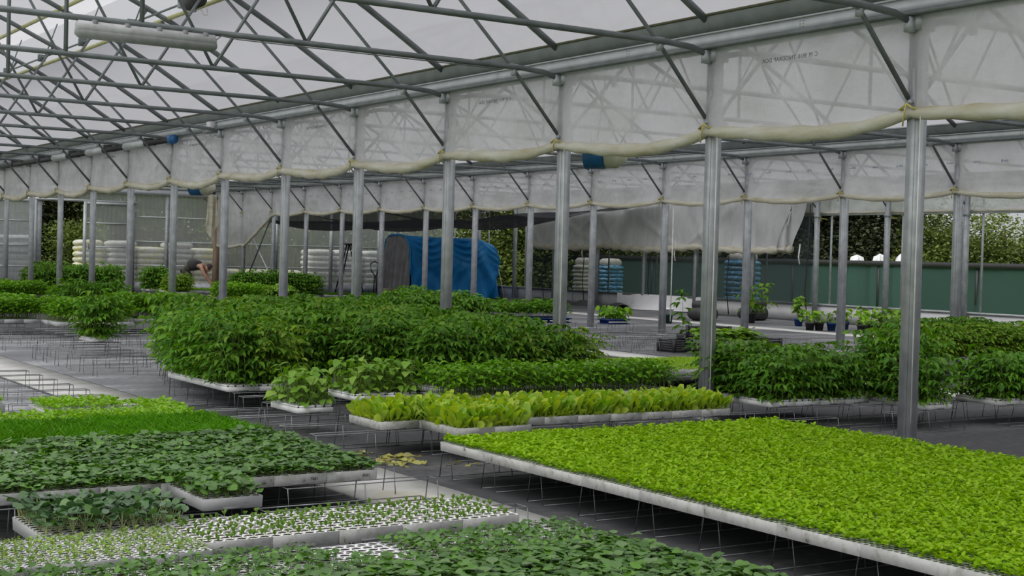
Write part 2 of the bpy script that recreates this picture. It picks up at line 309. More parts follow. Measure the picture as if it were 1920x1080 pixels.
# ---------------------------------------------------------------- roof
PROF = [(4.72, 3.80), (4.36, 4.02), (4.0, 4.24), (3.6, 4.48), (2.9, 4.86), (2.3, 5.13), (1.78, 5.37), (1.0, 5.68), (0.5, 5.84), (0.0, 5.95)]
def roof_z(d): return float(np.interp(d, [p[0] for p in PROF][::-1], [p[1] for p in PROF][::-1]))
BAYS = [4.28, 13.88, 23.48]
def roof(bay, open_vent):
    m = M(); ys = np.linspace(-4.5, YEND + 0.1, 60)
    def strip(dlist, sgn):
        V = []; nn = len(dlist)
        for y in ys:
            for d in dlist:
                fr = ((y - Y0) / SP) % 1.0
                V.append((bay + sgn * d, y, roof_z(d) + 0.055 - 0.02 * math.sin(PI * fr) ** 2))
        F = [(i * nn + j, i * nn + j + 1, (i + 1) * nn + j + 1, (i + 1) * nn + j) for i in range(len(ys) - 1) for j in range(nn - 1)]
        m.raw(V, F, int(sgn < 0))  # unseen slopes get the clearer film to brighten the interior
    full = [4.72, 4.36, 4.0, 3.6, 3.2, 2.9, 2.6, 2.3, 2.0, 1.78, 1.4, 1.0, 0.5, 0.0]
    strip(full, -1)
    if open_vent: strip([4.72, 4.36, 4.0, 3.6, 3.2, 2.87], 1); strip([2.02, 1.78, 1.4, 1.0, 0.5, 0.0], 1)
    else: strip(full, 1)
    return m.data('roof_film', [ROOF, ROOF_UNSEEN], True)
for k, b in enumerate(BAYS):
    struct('ceiling', roof(b, k == 0), ('translucent plastic film roof with a long open vent, over the walkway bay',
           'translucent plastic film roof over the bay beyond the first post row', 'translucent plastic film roof over the bay along the netted wall')[k], 'roof')
struct('floor', plane(4.72, 9.0, 13.2, 24.4, 0.003).data('fabric', PALEFAB), 'lighter grey fabric in the emptied bed beyond the tomatoes', 'floor')
struct('floor', plane(14.5, 27.6, 15.0, 43.5, 0.003).data('fabric', PALEFAB2), 'lighter grey fabric across the far bays before the netted wall', 'floor')
struct('floor', plane(-0.5, 3.92, 11.3, 30, 0.003).data('fabric', PALEFAB), 'lighter grey fabric in the emptied bed past the lime seedlings', 'floor')
wl_ = M().grid(lambda u, v: (-0.60, -7 + (YEND + 7) * u, 3.7 * v), 20, 2)  # out-of-view wall, added to diffuse light in from the side
struct('wall_left_diffuser', wl_.data('side_film', ROOF_UNSEEN), 'unseen film side wall added to spread light over the seedling beds', 'wall')
# roof vent: seal rails, raised flap, drive shaft, rack arms
v = thing('roof_vent', 'long open roof vent with yellow seal rails and drive shaft in the film roof', 'roof vent')
for d in (2.87, 2.02):
    put('seal_rail', M().tube([(4.28 + d, -7, roof_z(d) + 0.03), (4.28 + d, YEND, roof_z(d) + 0.03)], 0.035, 6).data('seal_rail', YEL), v)
put('flap', M().grid(lambda a, b: (6.3 + 0.9 * b, -7 + (YEND + 7) * a, 5.32 + 0.22 * b), 30, 2).data('flap', ROOF, True), v)
put('drive_shaft', M().tube([(6.78, -7, 4.86), (6.78, YEND, 4.86)], 0.017, 6).data('drive_shaft', TUBE), v)
am = M().tube([(6.78, 0, 4.72), (7.05, 0.02, 5.5)], 0.012, 5).box(6.72, 6.84, -0.03, 0.05, 4.80, 4.92).data('rack_arm', TUBE)
for n in range(-2, 16): put('rack_arm', am, v, (0, FR(n) + 0.55, 0))
mt = thing('vent_motor', 'dark motor on the vent drive shaft high under the roof film', 'motor', (6.78, 18.4, 4.86))
put('housing', M().tube([(0, -0.22, -0.02), (0, -0.2, -0.02), (0, 0.16, -0.02), (0, 0.22, -0.02)], [0.06, 0.11, 0.12, 0.08], 12).data('housing', BLACK, True), mt)
put('bracket', M().box(-0.05, 0.05, 0.22, 0.5, -0.06, 0.10).box(-0.02, 0.02, -0.05, 0.05, -0.17, -0.12).data('bracket', GALV), mt)
put('cable', M().tube([(0.05, -0.1, -0.12), (0.1, -0.12, -0.22), (0.16, -0.1, -0.20), (0.2, 0.05, -0.08)], 0.006, 5).data('cable', WROPE), mt)

# ---------------------------------------------------------------- trusses, posts, gutters
chord = M().tube([(-4.72, 0, 3.50), (-4.5, 0, 3.555), (-4.2, 0, 3.575), (4.2, 0, 3.575), (4.5, 0, 3.555), (4.72, 0, 3.50)], 0.03, 8).data('bottom_chord', TUBE, True)
rafters = [M().tube([(sg * d, 0, z) for d, z in PROF], 0.038, 8).data('rafter', TUBE, True) for sg in (1, -1)]
braces = [M().tube([(sg * 4.76, 0.045, 2.87), (sg * 4.16, 0.045, 3.53), (sg * 2.78, 0.045, 4.86)], 0.022, 6).data('knee_brace', TUBE, True) for sg in (1, -1)]
webs = [M().tube([(sg * 1.66, 0, 3.58), (sg * x1, 0, z1)], 0.02, 6).data('web_strut', TUBE, True) for sg in (1, -1) for x1, z1 in ((2.55, 5.0), (0.35, 5.85))]
king = M().tube([(0, 0, 3.58), (0, 0, 5.92)], 0.024, 6).data('king_post', TUBE, True)
joint = M().tube([(-0.05, 0, 0), (0.05, 0, 0)], 0.038, 8).box(-0.02, 0.02, -0.03, 0.03, -0.09, 0).data('clamp', GALV)
LOGS = {4.28: ('over the walkway bay', -1), 13.88: ('in the bay beyond the first post row', 0), 23.48: ('in the bay along the netted wall', 4)}
def make_truss(bx, n, lab):
    t = thing('roof_truss', lab, 'roof truss', (bx, FR(n), 0), group='tubular roof trusses')
    put('bottom_chord', chord, t)
    for q in rafters: put('rafter', q, t)
    for q in braces: put('knee_brace', q, t)
    if bx < 20:
        for q in webs: put('web_strut', q, t)
        put('king_post', king, t)
        for sg in (1, -1): put('clamp', joint, t, (sg * 4.12, 0.02, 3.575))
    return t
for bx, n0 in ((4.28, 0), (13.88, 0), (23.48, 4)):
    for n in range(n0, 17):
        where = {4.28: 'over the walkway bay', 13.88: 'over the bay beyond the first posts', 23.48: 'over the netted wall bay'}[bx]
        make_truss(bx, n, f'grey tubular roof truss {where}, {ORD[17 - n]} from the end wall')
shaft = M().box(-0.05, 0.05, -0.06, 0.06, 0, 3.56)
shaft.box(-0.056, -0.05, -0.03, 0.03, 0.1, 3.5)
shaft = shaft.data('shaft', GALV)
head = M().box(-0.09, 0.09, -0.08, 0.08, 3.44, 3.58).box(-0.16, -0.05, -0.03, 0.03, 3.42, 3.54).data('head_bracket', GALV)
coll = M().box(-0.062, 0.062, -0.072, 0.072, 2.82, 2.90).tube([(-0.1, 0.0, 2.86), (-0.05, 0, 2.86)], 0.02, 6).data('brace_clamp', GALV)
foot = M().box(-0.10, 0.10, -0.10, 0.10, -0.005, 0.02).data('base_plate', GALV)
def post(x, n, lab):
    t = thing('support_post', lab, 'post', (x, FR(n), 0), group='galvanised support posts')
    put('shaft', shaft, t); put('head_bracket', head, t); put('brace_clamp', coll, t); put('base_plate', foot, t)
for n in range(0, 16): post(XA, n, f'galvanised square post of the first row, {ORD[16 - n]} from the end wall')
for n in range(1, 16): post(XB, n, f'galvanised square post of the middle row, {ORD[16 - n]} from the end wall')
for n in range(4, 16): post(XC - 0.22, n, f'grey post against the netted side wall, {ORD[16 - n]} from the end wall')
def gutter(x, lab):
    t = thing('rain_gutter', lab, 'gutter', (x, 0, 0)); ya, yb = -3, YEND
    put('eave_beam', M().box(-0.10, 0.10, ya, yb, 3.585, 3.70).box(-0.135, 0.135, ya, yb, 3.56, 3.587).box(-0.115, -0.10, ya, yb, 3.698, 3.715).data('eave_beam', BRIGHT if x < 10 else GUTT), t)
    prof = [(-0.16, 3.865), (-0.15, 3.755), (-0.085, 3.705), (0.085, 3.705), (0.15, 3.755), (0.16, 3.865)]
    m = M(); m.raw([(px, y, pz) for y in (ya, yb) for px, pz in prof], [(i, i + 1, i + 7, i + 6) for i in range(5)])
    put('trough', m.data('trough', TROUGH), t)
    put('lower_lip', M().box(-0.145, -0.101, ya, yb, 3.552, 3.594).data('lower_lip', TUBE), t)
    m = M()
    for sx in (-0.165, 0.165): m.tube([(sx, ya, 3.87), (sx, yb, 3.87)], 0.014, 6)
    put('rim_clip', m.data('rim_clip', OLIVE if x < 10 else GALV), t)
    m = M()
    for n in range(-1, 16):
        for dy in (-0.02, 0.02):
            for dz in (3.62, 3.645, 3.67): m.box(-0.104, -0.099, FR(n) + 1.25 + dy - 0.005, FR(n) + 1.25 + dy + 0.005, dz - 0.004, dz + 0.004)
    put('rivets', m.data('rivets', GREY), t)
gutter(XA, 'bright zinc rain gutter along the top of the first post row')
gutter(XB, 'grey rain gutter along the top of the middle post row')
gutter(XC, 'grey rain gutter along the top of the netted side wall')

# ---------------------------------------------------------------- rolled film curtains
def fbm(a, b, seed):
    v = 0
    for k, (fa, fb, am) in enumerate(((0.9, 2.1, 1.0), (2.3, 3.7, 0.6), (5.1, 6.3, 0.35), (11.3, 9.1, 0.18))):
        v += am * math.sin(fa * a * 2.0 + seed * 1.7 + k + 1.3 * math.sin(fb * b + seed)) * math.cos(fb * b * 1.5 + k * 2.1 + 0.6 * a)
    return v
def curtain(x, ya, yb, lab, hem, ztop=3.57, amp=0.014, seed=1.0, text=None, first=0):
    t = thing('film_curtain', lab, 'curtain'); L = yb - ya; nu = int(L / 0.07)
    def fn(u, vv):
        y = ya + L * u; zb = hem(y)[0]; z = ztop + (zb - ztop) * vv
        fr = ((y - Y0) / SP) % 1.0; e = min(fr, 1 - fr) * SP
        pl = math.exp(-e * 2.2) * vv * math.sin(e * 26 + vv * 3) * 0.022 + math.exp(-e * 5) * 0.012
        return (x + amp * fbm(y, vv * 1.2, seed) * (0.35 + 0.65 * vv) + pl - 0.035 * vv * math.sin(PI * fr) + (0.012 * math.exp(-((vv - 0.56) / 0.025) ** 2)), y, z)
    put('sheet', M().grid(fn, nu, 14).data('sheet', CURT, True), t)
    m = M(); pts = []; rr = []
    for i in range(nu + 1):
        y = ya + L * i / nu; zb, r = hem(y); fr = ((y - Y0) / SP) % 1.0
        pts.append((x - 0.03 * math.sin(PI * fr) + 0.008 * math.sin(9 * y), y, zb - r * 0.6)); rr.append(r * (1 + 0.10 * math.sin(13 * y + seed)))
    put('rolled_hem', m.tube(pts, rr, 10).data('rolled_hem', HEM, True), t)
    tie = M().tube([(-0.075, -0.07, 2.80), (-0.07, 0.0, 2.84), (-0.075, 0.07, 2.80), (0.06, 0.07, 2.80), (0.06, -0.07, 2.80), (-0.075, -0.07, 2.80)], 0.011, 5)
    tie.tube([(-0.08, 0, 2.83), (-0.085, 0.02, 2.74), (-0.08, 0.03, 2.66)], 0.007, 4)
    tie = tie.data('rope_tie', ROPE)
    for n in range(first, 16):
        if ya < FR(n) < yb: put('rope_tie', tie, t, (x + 0.02, FR(n), 0))
    return t
def hemA(y):
    fr = ((y - Y0) / SP) % 1.0; s = math.sin(PI * fr) ** 0.8; k = math.floor((y - Y0) / SP)
    return 2.80 - (0.085 + 0.03 * math.sin(k * 2.3)) * s - 0.02 * math.sin(2 * PI * fr), 0.045 + 0.024 * s
ca = curtain(XA - 0.075, -1.5, YEND - 0.2, 'clouded film curtain rolled up along the first post row with a yellowed hem', hemA, seed=1.3)
def hemB(y):
    fr = ((y - Y0) / SP) % 1.0; s = math.sin(PI * fr) ** 0.8
    dz = 1.05 * min(1, max(0, (y - 42.6) / 2.6)) ** 1.2
    return 2.80 - 0.085 * s - dz, 0.036 + 0.015 * s
cb = curtain(XB - 0.075, 9.5, YEND - 0.3, 'white film curtain rolled up along the middle post row, drooping at the end wall', hemB, seed=4.1)
cc = curtain(XC - 0.03, 14.0, 43.2, 'short pale film valance above the netted side wall', lambda y: (2.98, 0.03), seed=2.2, amp=0.006)
def text_mesh(name, body, size, mat, depth=0.0008, shear=0.0):
    c = bpy.data.curves.new(name, 'FONT'); c.body = body; c.size = size; c.extrude = depth; c.shear = shear; c.resolution_u = 3
    o = bpy.data.objects.new(name, c); COL.objects.link(o); bpy.context.view_layer.update()
    me = bpy.data.meshes.new_from_object(o.evaluated_get(bpy.context.evaluated_depsgraph_get())); bpy.data.objects.remove(o); bpy.data.curves.remove(c)
    me.name = name; me.materials.clear(); me.materials.append(mat); return me
def lettering(y, z, body, size, parent, mat, x, flip=1):
    o = put('printed_lettering', text_mesh('printed_lettering', body, size, mat), parent); o.matrix_local = Matrix(((0, 0, 1, x), (1, 0, 0, y), (0, 1, 0, z), (0, 0, 0, 1))); return o
for k in range(5):
    yy = 8.97 + 4.9 * k
    for wd in 'C M 9810 TNIODRAP DOA'.split():
        o = lettering(yy, 3.335, wd, 0.056, ca, INKF, XA - 0.135); yy += max(v.co.x for v in o.data.vertices) + 0.026
m = M(); rr_ = random.Random(3)
for k in range(60):
    y = 14.4 + 0.53 * k
    if y > 42: break
    for q in range(4): m.box(XB - 0.155, XB - 0.153, y + q * 0.035, y + q * 0.035 + 0.022, 3.22 + rr_.uniform(-.01, .01), 3.25 + rr_.uniform(-.01, .01))
put('printed_marks', m.data('printed_marks', INKB), cb)
m = M().grid(lambda u, v: (XB - 0.55 + 0.35 * u + 0.05 * math.sin(17 * u + 3 * v), YEND - 0.5 + 0.10 * math.sin(11 * u), 3.45 - (1.0 + 0.65 * math.sin(PI * u)) * v), 14, 14)
thing('hanging_film', 'loose bunch of cream film hanging beside the timber post at the end wall', 'plastic film', data=m.data('hanging_film', HEM, True))
# dusty film drape hung along the netted wall
def drape_hem(y):
    f = ((y - 28.0) / 13.8); return 2.06 - 0.10 * abs(math.sin(PI * f * 3)) + (0.10 if f > 0.97 else 0)
d = thing('film_drape', 'dusty grey film drape sagging in front of the black net with a cream rolled hem', 'plastic film')
def dfn(u, v):
    y = 28.15 + 13.5 * u + (0.5 * v if u < 0.04 else 0); zb = drape_hem(y); e = (u * 3) % 1
    cr = 0
    for c, sl in ((.04, .0), (.30, .05), (.36, -.16), (.40, .20), (.62, .1), (.66, -.12), (.70, .24), (.85, -.2), (.94, .12)):
        cr += 0.07 * math.exp(-((u - c - sl * (1 - v)) / (.008 + .018 * (1 - v))) ** 2)
    return (XC - 0.42 + 0.05 * math.sin(21 * u + 5 * v) - cr - 0.12 * v * math.sin(PI * e), y, 3.3 + (zb - 3.3) * v)
put('sheet', M().grid(dfn, 260, 18).data('sheet', DIRTY, True), d)
put('rolled_hem', M().tube([(dfn(i / 90, 1)[0], dfn(i / 90, 1)[1], dfn(i / 90, 1)[2] - 0.06) for i in range(91)], [0.10 + 0.03 * math.sin(i * 1.7) for i in range(91)], 8).data('rolled_hem', HEM, True), d)
for y in (28.3, 33.6, 38.4, 41.5): put('rope_tie', M().tube([(XC - 0.5, y, 2.1), (XC - 0.52, y + 0.03, 1.75), (XC - 0.5, y, 1.55)], 0.02, 5).data('rope_tie', WROPE), d)
# black shade cloth slung under the roof of the far bay
def cfn(u, v):
    X = XB + 0.4 + 8.6 * u; Y = 34.2 + 13.0 * v
    return (X, Y, 2.86 - 0.34 * math.sin(PI * ((v * 3.1) % 1.0)) * (0.6 + 0.4 * math.sin(5 * u)) - 0.28 * math.sin(PI * u) + 0.10 * math.sin(9 * u + 4 * v) + 0.45 * u * (1 - v))
thing('shade_cloth', 'black shade cloth slung under the roof above the blue covered shelter', 'shade cloth', data=M().grid(cfn, 30, 40).data('shade_cloth', CLOTHB, True))

# ---------------------------------------------------------------- end wall of corrugated sheet, sliding door
YW = YEND + 0.12
def corrugated(x0, x1, z0, z1):
    n = int((x1 - x0) / 0.038); V = []
    for i in range(n + 1):
        x = x0 + (x1 - x0) * i / n; y = (0.011, 0.011, -0.011, -0.011)[i % 4]
        V += [(x, y, z0), (x, y, z1)]
    return M().raw(V, [(2 * i, 2 * i + 2, 2 * i + 3, 2 * i + 1) for i in range(n)])
wb = thing('wall_back', 'end wall of clear corrugated sheet on grey steel rails', 'wall', (0, YW, 0)); wb['kind'] = 'structure'
for x0, x1, z0, z1 in ((-0.6, 12.45, 0.30, 3.3), (15.6, XB, 0.30, 3.35), (XB, XC, 0.30, 3.6), (12.45, 15.6, 3.08, 3.35)):
    put('sheet', corrugated(x0, x1, z0, z1).data('sheet', POLY), wb)
put('plinth', M().box(-0.6, 12.45, -0.03, 0.05, 0, 0.40).box(15.6, XC, -0.03, 0.05, 0, 0.33).data('plinth', GALV), wb)
def rails(name, x0, x1, zs, r=0.022, mat=GUTT):
    for z in zs: put(name, M().tube([(x0, -0.04, z), (x1, -0.04, z)], r, 6).data(name, mat), wb)
rails('rail', -0.6, 12.45, (0.41, 0.86, 1.28, 1.72, 2.11, 2.60))
rails('rail', 15.6, XC, (0.93, 1.75, 2.60))
put('top_beam', M().box(-0.6, XC, -0.12, 0.05, 3.35, 3.52).data('top_beam', BRIGHT), wb)
put('door_track', M().box(10.8, 15.8, -0.16, -0.06, 3.02, 3.10).data('door_track', GUTT), wb)
for x, wd in ((12.52, 0.09), (9.08, 0.07), (15.68, 0.07), (16.9, 0.05), (21.0, 0.05), (23.2, 0.05), (25.2, 0.05)):
    put('mullion', M().box(x - wd, x + wd, -0.10, 0.02, 0, 3.4).data('mullion', GALV), wb)
def gable(b):
    m = M(); ds = np.linspace(-4.7, 4.7, 24)
    V = [(b + q, 0.0, z) for q in ds for z in (3.5, roof_z(abs(q)))]
    return m.raw(V, [(2 * i, 2 * i + 2, 2 * i + 3, 2 * i + 1) for i in range(23)])
for b in BAYS: put('gable_film', gable(b).data('gable_film', ROOF), wb)
dr = struct('door_1', None, 'half open sliding door of corrugated sheet beside the lit garden doorway', 'door', loc=(0, YW - 0.17, 0))
put('panel', corrugated(14.02, 15.58, 0.1, 3.0).data('panel', POLY), dr)
fr_ = M().box(13.96, 14.06, -0.04, 0.03, 0.03, 3.02).box(15.53, 15.63, -0.04, 0.03, 0.03, 3.02).box(13.96, 15.63, -0.035, 0.03, 2.94, 3.03).box(13.96, 15.63, -0.035, 0.03, 0.03, 0.14)
for z in (0.83, 2.32): fr_.box(14.0, 15.6, -0.03, 0.02, z - 0.025, z + 0.025)
fr_.box(14.0, 15.6, -0.03, 0.02, 1.50, 1.55)
put('frame', fr_.data('frame', GUTT), dr); put('handle', M().box(14.14, 14.24, -0.08, -0.03, 1.44, 1.62).data('handle', BLACK), dr)
dr2 = struct('door_2', None, 'second sliding door leaf slid back over the end wall sheet', 'door', loc=(0, YW - 0.17, 0))
put('panel', corrugated(10.95, 12.35, 0.1, 3.0).data('panel', POLY), dr2)
fr_ = M().box(12.30, 12.42, -0.04, 0.03, 0.03, 3.02).box(10.9, 11.0, -0.04, 0.03, 0.03, 3.02).box(10.9, 12.42, -0.035, 0.03, 2.94, 3.03)
for z in (0.83, 1.52, 2.32): fr_.box(10.95, 12.35, -0.03, 0.02, z - 0.02, z + 0.02)
put('frame', fr_.data('frame', GUTT), dr2); put('handle', M().box(12.20, 12.29, -0.08, -0.03, 1.44, 1.66).data('handle', BLACK), dr2)
thing('timber_post', 'reddish timber post standing against the end wall by the middle row', 'post', (18.62, YW - 0.28, 0), data=M().box(-0.09, 0.09, -0.08, 0.08, 0, 3.3).data('timber_post', WOOD))
# ---------------------------------------------------------------- netted side wall
wr = thing('wall_right', 'low white side wall with a grey sill under the green net', 'wall'); wr['kind'] = 'structure'
put('panel', M().box(XC - 0.06, XC + 0.08, -4, YEND + 0.1, 0, 0.44).data('panel', WHITE), wr)
put('sill', M().box(XC - 0.11, XC + 0.12, -4, YEND + 0.1, 0.44, 0.485).data('sill', GUTT), wr)
put('rail', M().tube([(XC, -4, 2.92), (XC, 43, 2.92)], 0.035, 8).data('rail', GUTT), wr)
for y, ang in ((33.0, 0), (36.4, 1), (39.5, 2)): put('seam', M().tube([(XC - 0.065, y, 0.42), (XC - 0.07, y + 0.05, 0.2), (XC - 0.065, y - 0.02, 0.02)], 0.008, 4).data('seam', GREY), wr)
gn = thing('green_net', 'dark green shade net fence with a black top band outside the low side wall', 'shade net')
put('net', M().grid(lambda u, v: (36.0 + 0.03 * fbm(64 * u, v, 3), -3 + 64 * u, -0.12 + 1.74 * v), 120, 4).data('net', NETG, True), gn)
put('top_band', M().box(35.94, 36.0, -3, 61, 1.56, 1.74).data('top_band', BLACK), gn)
for k in range(17): put('fence_post', M().box(35.98, 36.06, -3 + 4 * k - .04, -3 + 4 * k + .04, -.12, 1.7).data('fence_post', BLACK), gn)
for n in range(4, 17): put('strut', M().tube([(XC + 0.05, FR(n) - 0.28, 0.48), (XC + 0.05, FR(n) - 0.28, 3.3)], 0.03, 6).data('strut', GALV), wr)
bn = thing('black_net', 'black shade net hung inside the side wall behind the sagging film drape', 'shade net')
put('net', M().grid(lambda u, v: (XC - 0.22 + 0.03 * math.sin(30 * u + 2 * v), 28.15 + 13.9 * u, 0.42 + 2.9 * v), 60, 8).data('net', NETB, True), bn)
for y in (28.2, 31.4, 35.1, 38.6, 41.0): put('edge_cord', M().tube([(XC - 0.25, y, 0.03), (XC - 0.26, y + 0.12, 0.8), (XC - 0.25, y + 0.05, 1.8), (XC - 0.25, y, 3.2)], 0.016, 5).data('edge_cord', BLACK), bn)
wl = thing('white_liner', 'white film skirt pulled out at the foot of the black net', 'plastic film', data=M().grid(lambda u, v: (XC - 0.24 - 0.75 * v * max(0, math.sin(PI * u)) ** 3, 32.6 + 4.2 * u, 0.46 * (1 - v) + 0.02), 20, 6).data('white_liner', WHITE, True))
sp = thing('dark_sheet', 'bunched black plastic sheet lying along the side wall foot', 'plastic sheet', data=M().grid(lambda u, v: (XC - 0.95 + 0.75 * v + 0.1 * math.sin(20 * u), 36.0 + 6.5 * u, max(0.004, 0.20 * math.sin(PI * v) * (0.6 + 0.4 * math.sin(14 * u) * math.sin(31 * u)))), 50, 8).data('dark_sheet', BLACK, True))

# ---------------------------------------------------------------- outside: trees, sacks
def tree_mesh(seed, h, r, trunk, lobes, n, size, flat_=0.8, mats=None):
    g = np.random.default_rng(seed); m = M(); c = []
    for k in range(lobes):
        a = g.uniform(0, 2 * PI); q = g.uniform(0, 1) ** 0.5 * r * 0.7
        c.append((q * math.cos(a), q * math.sin(a), trunk + (h - trunk) * g.uniform(0.06, 0.85), r * g.uniform(0.32, 0.55)))
    c = np.array(c); k = g.integers(0, lobes, n); u = g.normal(size=(n, 3)); u /= np.linalg.norm(u, axis=1)[:, None]
    p = c[k, :3] + u * c[k, 3:4] * (g.uniform(0.6, 1.05, n)[:, None]) * np.array([1, 1, flat_]); p[:, 2] = np.maximum(p[:, 2], 0.15)
    m.leaves(T_OVAL, p, g.uniform(0, 2 * PI, n), g.uniform(-0.6, 0.9, n), g.uniform(-0.9, 0.9, n), g.uniform(0.7, 1.3, n) * size, g.uniform(0.7, 1.2, n) * size * 0.75)
    tr = M(); tr.tube([(0, 0, -0.15), (0.05 * r, 0, trunk), (0.02 * r, 0.05 * r, h * 0.75)], [0.05 * h * 0.6, 0.035 * h * 0.6, 0.01 * h], 8)
    for q in c[:6]: tr.tube([(0.03 * r, 0, trunk * 0.8), tuple(q[:3])], [0.02 * h * 0.5, 0.006 * h], 5)
    return m, tr
TREES = {}
for nm, a in dict(bush=(11, 3.0, 2.4, 0.0, 22, 10000, 0.13), tall=(12, 9.0, 4.2, 0.1, 44, 21000, 0.21), loose=(13, 6.0, 2.8, 0.9, 18, 4200, 0.15)).items():
    m, tr = tree_mesh(a[0], a[1], a[2], a[3], a[4], a[5], a[6])
    TREES[nm] = (m.data('crown', L_TREE, True), m.data('crown', L_TREED, True), tr.data('trunk', BARK, True))
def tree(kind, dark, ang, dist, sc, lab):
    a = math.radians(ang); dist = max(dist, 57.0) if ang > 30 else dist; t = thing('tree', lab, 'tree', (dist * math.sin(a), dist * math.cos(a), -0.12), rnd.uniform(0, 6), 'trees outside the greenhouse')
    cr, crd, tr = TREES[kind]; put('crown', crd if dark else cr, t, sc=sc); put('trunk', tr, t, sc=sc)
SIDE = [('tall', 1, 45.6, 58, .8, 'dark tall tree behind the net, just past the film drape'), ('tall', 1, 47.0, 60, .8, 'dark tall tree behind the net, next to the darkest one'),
        ('bush', 0, 45.2, 47, 0.9, 'low green bush at the foot of the dark trees behind the net'), ('loose', 0, 49.0, 58, .8, 'loose green tree behind the net, beside the tall dark trees'),
        ('bush', 0, 49.3, 57, 1.15, 'bright green bush behind the net between two wall posts'), ('bush', 0, 50.4, 58, 1.0, 'round olive bush behind the net under the open sky'),
        ('loose', 0, 52.2, 58, .72, 'thin tree with open branches rising over the olive bushes'), ('bush', 0, 51.6, 57, .92, 'broad olive bush behind the net below the thin tree'),
        ('bush', 0, 53.2, 57, 1.02, 'large olive bush behind the net at the picture edge'), ('tall', 1, 44.2, 58, 0.85, 'dim tree seen through the black net near its open edge'),
        ('tall', 0, 42.0, 62, 0.85, 'dim green tree seen through the black net above blue sacks'), ('tall', 0, 39.6, 64, 0.85, 'dim green tree seen through the black net beside white sacks'),
        ('tall', 0, 37.0, 66, 0.9, 'dim green tree seen through the black net by its far edge'), ('tall', 0, 34.6, 64, 0.9, 'green tree in the gap behind the blue covered shelter'),
        ('bush', 0, 33.3, 62, 1.4, 'green bush in the gap behind the blue covered shelter'),
        ('tall', 1, 14.2, 66, 0.95, 'dark tree seen through the open doorway, dark-leaved one'), ('tall', 0, 16.4, 68, 0.95, 'bright green tree seen through the open doorway'),  # first crown takes the dark leaf colour
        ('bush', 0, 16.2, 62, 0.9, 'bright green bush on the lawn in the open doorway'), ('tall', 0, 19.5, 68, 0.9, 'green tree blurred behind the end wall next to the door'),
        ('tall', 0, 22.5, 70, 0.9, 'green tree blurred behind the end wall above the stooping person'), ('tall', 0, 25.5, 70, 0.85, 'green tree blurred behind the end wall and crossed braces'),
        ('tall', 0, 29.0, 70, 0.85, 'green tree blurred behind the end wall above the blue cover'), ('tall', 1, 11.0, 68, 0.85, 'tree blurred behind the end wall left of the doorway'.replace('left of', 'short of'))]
for a in SIDE: tree(*a)
sackbase = {}
def sack_mesh(lx, ly, h, seed):
    g = random.Random(seed)
    def fn(u, v):
        a = 2 * PI * u; p = PI * (v - 0.5); c = math.cos(p); e = 0.35
        sx = math.copysign(abs(math.cos(a)) ** e, math.cos(a)); sy = math.copysign(abs(math.sin(a)) ** e, math.sin(a))
        return (lx / 2 * sx * abs(c) ** 0.35 * (1 + 0.03 * math.sin(5 * a + seed)), ly / 2 * sy * abs(c) ** 0.35, h / 2 * math.sin(p) * (1 + 0.12 * math.sin(3 * a + seed)) + h / 2)
    return M().grid(fn, 20, 8)
def sack_stack(lab, x, y, lx, ly, lay, h, mat, z0, rz=0.0, topper=None, grp='sack stacks outside'):
    t = thing('sack_stack', lab, 'sack stack', (x, y, z0), rz, grp)
    put('pallet', M().box(-lx / 2, lx / 2, -ly / 2, ly / 2, 0.10, 0.14).box(-lx / 2, lx / 2, -ly / 2, -ly / 2 + 0.1, 0, 0.1).box(-lx / 2, lx / 2, ly / 2 - 0.1, ly / 2, 0, 0.1).data('pallet', WOOD), t)
    q = [sack_mesh(lx, ly, h * 1.18, s).data('sack', mat, True) for s in (1, 2)]
    for k in range(lay): put('sack', q[k % 2], t, (rnd.uniform(-.02, .02), rnd.uniform(-.02, .02), 0.13 + k * h), rnd.choice((0, PI)))
    if topper: put('wrapped_top', sack_mesh(lx * 0.85, ly * 0.8, 0.30, 5).data('wrapped_top', topper, True), t, (0, 0, 0.10 + lay * h))
sack_stack('stack of white sacks seen through the black net beside a post', 30.25, 41.75, 0.68, 0.55, 9, 0.145, BAGW, -0.12, 0.2, BAGW)
sack_stack('narrow blue wrapped stack behind the white sacks outside the net', 32.2, 43.2, 0.6, 0.6, 9, 0.14, BAGB, -0.12, 0.2)
sack_stack('wide blue wrapped stack with white top, next to the white sacks', 31.5, 41.8, 0.95, 0.6, 9, 0.145, BAGB, -0.12, 0.1, BAGW)
sack_stack('large blue and white stack seen through the black net above a leafy plant', 30.6, 33.7, 0.95, 0.9, 10, 0.16, BAGB, -0.12, 0.1, BAGW)
sack_stack('yellow and white sack stack showing at the doorway edge', 14.45, YW + 0.9, 0.9, 0.9, 9, 0.19, BAGY, -0.12)
for k, x in enumerate((15.5, 16.52, 17.54, 18.56)): sack_stack(f'{ORD[k + 1]} pale sack stack behind the end wall, counted from the door', x, YW + 0.75, 1.0, 0.9, 9 - k % 2, 0.19, BAGY if k % 2 else BAGW, -0.12)
for k, x in enumerate((8.1, 9.12, 10.14, 11.16, 12.1)): sack_stack(f'{ORD[k + 1]} white sack stack blurred behind the end wall short of the doorway', x, YW + 0.75, 1.0, 0.9, 9, 0.20, BAGW, -0.12)
for k, x in enumerate((19.4, 20.6, 21.8)): sack_stack(f'{ORD[k + 1]} low tan sack stack blurred behind the crossed braces', x, YW + 0.9, 1.15, 0.9, 4, 0.20, BAGY, -0.12)
for k, x in enumerate((23.2, 24.4, 25.6)): sack_stack(f'{ORD[k + 1]} white sack stack blurred behind the step ladder', x, YW + 1.1, 1.15, 0.9, 8, 0.20, BAGW, -0.12)
